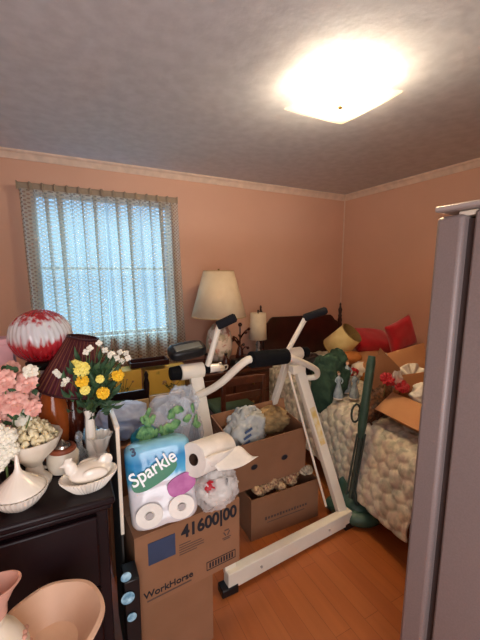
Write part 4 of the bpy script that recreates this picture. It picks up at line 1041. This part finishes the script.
# tall lamp
lx = at(219, 320, Y=2.88).x; tl = thing('table_lamp', 'large white cone shade lamp with rose painted base', 'lamp', (lx, 2.88, VZ))
sb0, sb1 = at(219, 316, Y=2.88).z-VZ, at(219, 271, Y=2.88).z-VZ
MB().lathe([(.252, sb0), (.138, sb1)], 64, cap=False).build('shade', shadem, tl, solid=.004, angle=180)
b = MB()
for r, z in ((.252, sb0), (.138, sb1)): MB().tube([(r*math.cos(a), r*math.sin(a), z) for a in [2*PI*i/48 for i in range(49)]], .005, 6).build('shade_trim', mat('shade_trim_braid', 'c2a67c', .8), tl)
MB().lathe([(.07, .04), (.095, .06), (.12, .13), (.125, .22), (.105, .32), (.06, .385), (.035, .40)], 48).build('painted_vase', rosevase, tl)
MB().lathe([(.085, 0), (.09, .01), (.07, .03), (.075, .045)], 40).build('foot', brassm, tl)
MB().tube([(0, 0, .39), (0, 0, sb1+.02)], .009, 10).build('lamp_rod', brassm, tl)
b = MB()
for a in (0, 2*PI/3, 4*PI/3): b.tube([(0, 0, sb1-.02), (.136*math.cos(a), .136*math.sin(a), sb1-.004)], .003, 6)
b.build('fitter', brassm, tl)
# small lamp
sx_ = at(258, 325, Y=2.93).x; sl = thing('small_lamp', 'small lamp with cream drum shade and glass stem beside the headboard', 'lamp', (sx_, 2.93, VZ))
a0, a1 = at(258, 339, Y=2.93).z-VZ, at(258, 313, Y=2.93).z-VZ
MB().lathe([(.088, a0), (.078, a1)], 48, cap=False).build('drum_shade', shadem, sl, solid=.003, angle=180)
MB().lathe([(.05, 0), (.05, .012), (.018, .03), (.03, .07), (.018, .10), (.026, .14), (.012, .18), (.012, a0+.02)], 32).build('glass_stem', glassd, sl)
MB().tube([(0, 0, a0), (0, 0, a1+.01)], .005, 8).build('lamp_rod', brassm, sl)
MB().lathe([(.012, 0), (.006, .01), (.010, .02), (.0001, .03)], 16, T((0, 0, a1+.005))).build('finial', darkmetal, sl)
# amber statuette
sx2 = at(240, 350, Y=2.80).x; s2 = thing('brown_statuette', 'dark amber glass branching ornament between the two lamps', 'ornament', (sx2, 2.80, VZ))
MB().lathe([(.06, 0), (.06, .015), (.03, .03), (.045, .07), (.03, .12), (.02, .17)], 24).build('body', browngl, s2)
b = MB(); random.seed(15)
for k in range(9):
    a = k*.7; b.tube(spline([(0, 0, .10+.02*k), (.05*math.cos(a), .05*math.sin(a), .16+.02*k), (.085*math.cos(a), .085*math.sin(a), .15+.024*k)], 4), .006, 8); b.ball((.085*math.cos(a), .085*math.sin(a), .15+.024*k), .015, n=10, m=8)
b.tube([(0, 0, .15), (0, 0, .37)], .008, 8); b.ball((0, 0, .38), .02, n=12, m=8)
b.build('branches', browngl, s2)
# brown bottles
for i, (px, hh_, lb_) in enumerate(((206, .17, 'small brown glass bottle left of the painted lamp base'), (226, .15, 'small brown glass bottle in front of the painted lamp base'))):
    c = at(px, 362, Y=2.70); bt = thing('brown_bottle', lb_, 'bottle', (c.x, 2.70, VZ), 0, 'brown glass bottles on the drawer chest')
    MB().lathe([(.034, 0), (.036, .01), (.036, hh_*.5), (.012, hh_*.75), (.012, hh_*.92)], 24).build('bottle', browngl, bt); MB().lathe([(.014, hh_*.9), (.014, hh_)], 16).build('cap', darkmetal, bt)
# black telephone like box and teapot
c = at(240, 366, Y=2.68); o = thing('black_clock_radio', 'low black appliance at the front of the drawer chest', 'radio', (c.x+.03, 2.72, VZ))
MB().prism([(-.10, 0), (.10, 0), (.085, .075), (-.085, .075)], -.05, .05).build('case', blackp, o, bevel=.012); MB().box((0, -.0515, .04), (.12, .003, .03)).build('dial', darkmetal, o)
c = at(221, 366, Y=2.66); tpt = thing('white_teapot', 'little white china figurine teapot on the drawer chest', 'teapot', (c.x-.01, 2.655, VZ))
b = MB().lathe([(.03, 0), (.045, .02), (.042, .045), (.022, .06), (.012, .066), (.016, .08), (.0001, .09)], 32); b.build('pot', milk, tpt)
MB().tube(spline([(-.04, 0, .02), (-.065, 0, .035), (-.075, 0, .06)], 5), .008, 10).build('spout', milk, tpt); MB().tube(spline([(.035, 0, .05), (.07, 0, .05), (.065, 0, .02), (.038, 0, .015)], 5), .006, 10).build('handle', milk, tpt)

# low bench, yellow cases, tray, chair and frames under the window
bn = thing('low_bench', 'low dark wooden bench below the curtain', 'bench', (.46, 2.95, 0))
MB().box((0, 0, .42), (.86, .36, .03)).build('bench_top', cherry, bn, bevel=.005)
for x in (-.40, .40):
    for y in (-.15, .15): MB().box((x, y, .2025), (.04, .04, .405)).build('leg', cherry, bn, bevel=.003)
def ycase(px0, px1, pyt, label, seed):
    xa, xb = at(px0, 385, Y=2.84).x, at(px1, 385, Y=2.84).x; zt2 = at((px0+px1)/2, pyt, Y=2.84).z
    t = thing('yellow_floral_case', label, 'case', ((xa+xb)/2, 2.93, .435), 0, 'yellow floral cases under the window')
    wd = xb-xa-.012; ht = zt2-.435
    MB().box((0, 0, ht/2), (wd, .16, ht)).build('case', yellowcase, t, bevel=.006)
    MB().box((0, -.082, .014), (wd, .006, .02)).build('edge_binding', cherry, t)
    rnd = random.Random(seed); b = MB(); fl = MB(); x0 = wd*rnd.uniform(-.05, .1)
    for k in range(7):
        a = rnd.uniform(-.8, .8); L_ = rnd.uniform(.05, ht*.75); b.tube([(x0, -.081, .03), (x0+L_*math.sin(a), -.081, .03+L_*math.cos(a))], .0022, 5)
        fl.ball((x0+L_*math.sin(a), -.081, .03+L_*math.cos(a)), (rnd.uniform(.008, .018), .002, rnd.uniform(.006, .013)), n=10, m=6)
        leaf(b, (x0+.5*L_*math.sin(a), -.0815, .03+.5*L_*math.cos(a)), (x0+.5*L_*math.sin(a)+rnd.uniform(-.04, .04), -.0815, .03+.5*L_*math.cos(a)+.02), .006)
    b.build('painted_stems', mat('olive_paint', '5a5a34', .6), t); fl.build('painted_blossoms', mat('brown_paint', '8a6a3c', .6, col2='c8a888', scale=60), t)
ycase(103, 143, 372, 'left yellow floral case, partly behind the yellow bouquet', 1)
ycase(146, 189, 369, 'right yellow floral case, beside the white machine post', 2)
tx0, tx1 = at(131, 370, Y=2.88).x, at(168, 364, Y=2.88).x
tz = max(at(125, 371, Y=2.84).z, at(170, 369, Y=2.84).z)+.006
ty = thing('dark_tray', 'dark handled tray lying on top of the yellow floral cases', 'tray', ((tx0+tx1)/2, 2.93, tz))
MB().box((0, 0, .006), (tx1-tx0, .15, .012)).build('tray_base', cherry, ty, bevel=.002)
for s in (-1, 1): MB().box((0, s*.072, .022), (tx1-tx0, .01, .045)).build('tray_side', cherry, ty, bevel=.003); MB().box((s*(tx1-tx0)/2, 0, .022), (.01, .15, .045)).build('tray_end', cherry, ty, bevel=.003)
# dark ladder post chair
pcx = at(146, 371, Y=2.30); pl = at(97, 400, Y=2.30)
dc_ = thing('dark_chair', 'very dark wooden chair with turned post in front of the yellow cases', 'chair', ((pcx.x+pl.x)/2, 2.45, 0))
for x in (pcx.x, pl.x):
    h_ = pcx.z; MB().lathe([(.018, 0), (.018, h_*.6), (.022, h_*.62), (.016, h_*.8), (.020, h_*.9), (.012, h_*.94), (.016, h_*.97), (.004, h_)], 16, T((x, 2.30, 0))).build('back_post', blackw, dc_, world=True)
    MB().lathe([(.018, 0), (.018, .42)], 16, T((x, 2.66, 0))).build('front_leg', blackw, dc_, world=True)
zc1, zc0 = at(120, 393, Y=2.30).z, at(120, 428, Y=2.30).z
MB().box(((pcx.x+pl.x)/2, 2.30, (zc1+zc0)/2), (pcx.x-pl.x, .02, zc1-zc0)).build('back_panel', blackw, dc_, world=True, bevel=.004)
MB().box(((pcx.x+pl.x)/2, 2.48, .41), (pcx.x-pl.x+.03, .40, .03)).build('seat', blackw, dc_, world=True, bevel=.005)
# light wooden picture frames leaning
for i, (px0, px1, py0, lb_, Y_) in enumerate(((151, 186, 398, 'light wooden picture frame leaning behind the plastic bag', 2.12), (133, 150, 403, 'narrow light wooden picture frame beside the dark chair post', 2.20))):
    a, b2 = at(px0, py0, Y=Y_), at(px1, py0, Y=Y_); zt3 = a.z; t = thing('picture_frame', lb_, 'picture frame', ((a.x+b2.x)/2, Y_+.02, 0), 0, 'light wooden picture frames', rot=(-.03, 0, 0)); wd = b2.x-a.x; ht = zt3
    b = MB()
    for s in (-1, 1): b.box((s*(wd/2-.01), 0, ht/2), (.022, .018, ht))
    b.box((0, 0, .011), (wd-.04, .018, .022)).box((0, 0, ht-.011), (wd-.04, .018, .022)); b.build('frame', lightwood, t, bevel=.002)
    MB().box((0, .004, ht/2), (wd-.04, .004, ht-.04)).build('picture', mat('dull_picture', '8a6f60', .6, col2='6b5348', scale=4), t)
bpy.context.view_layer.update()
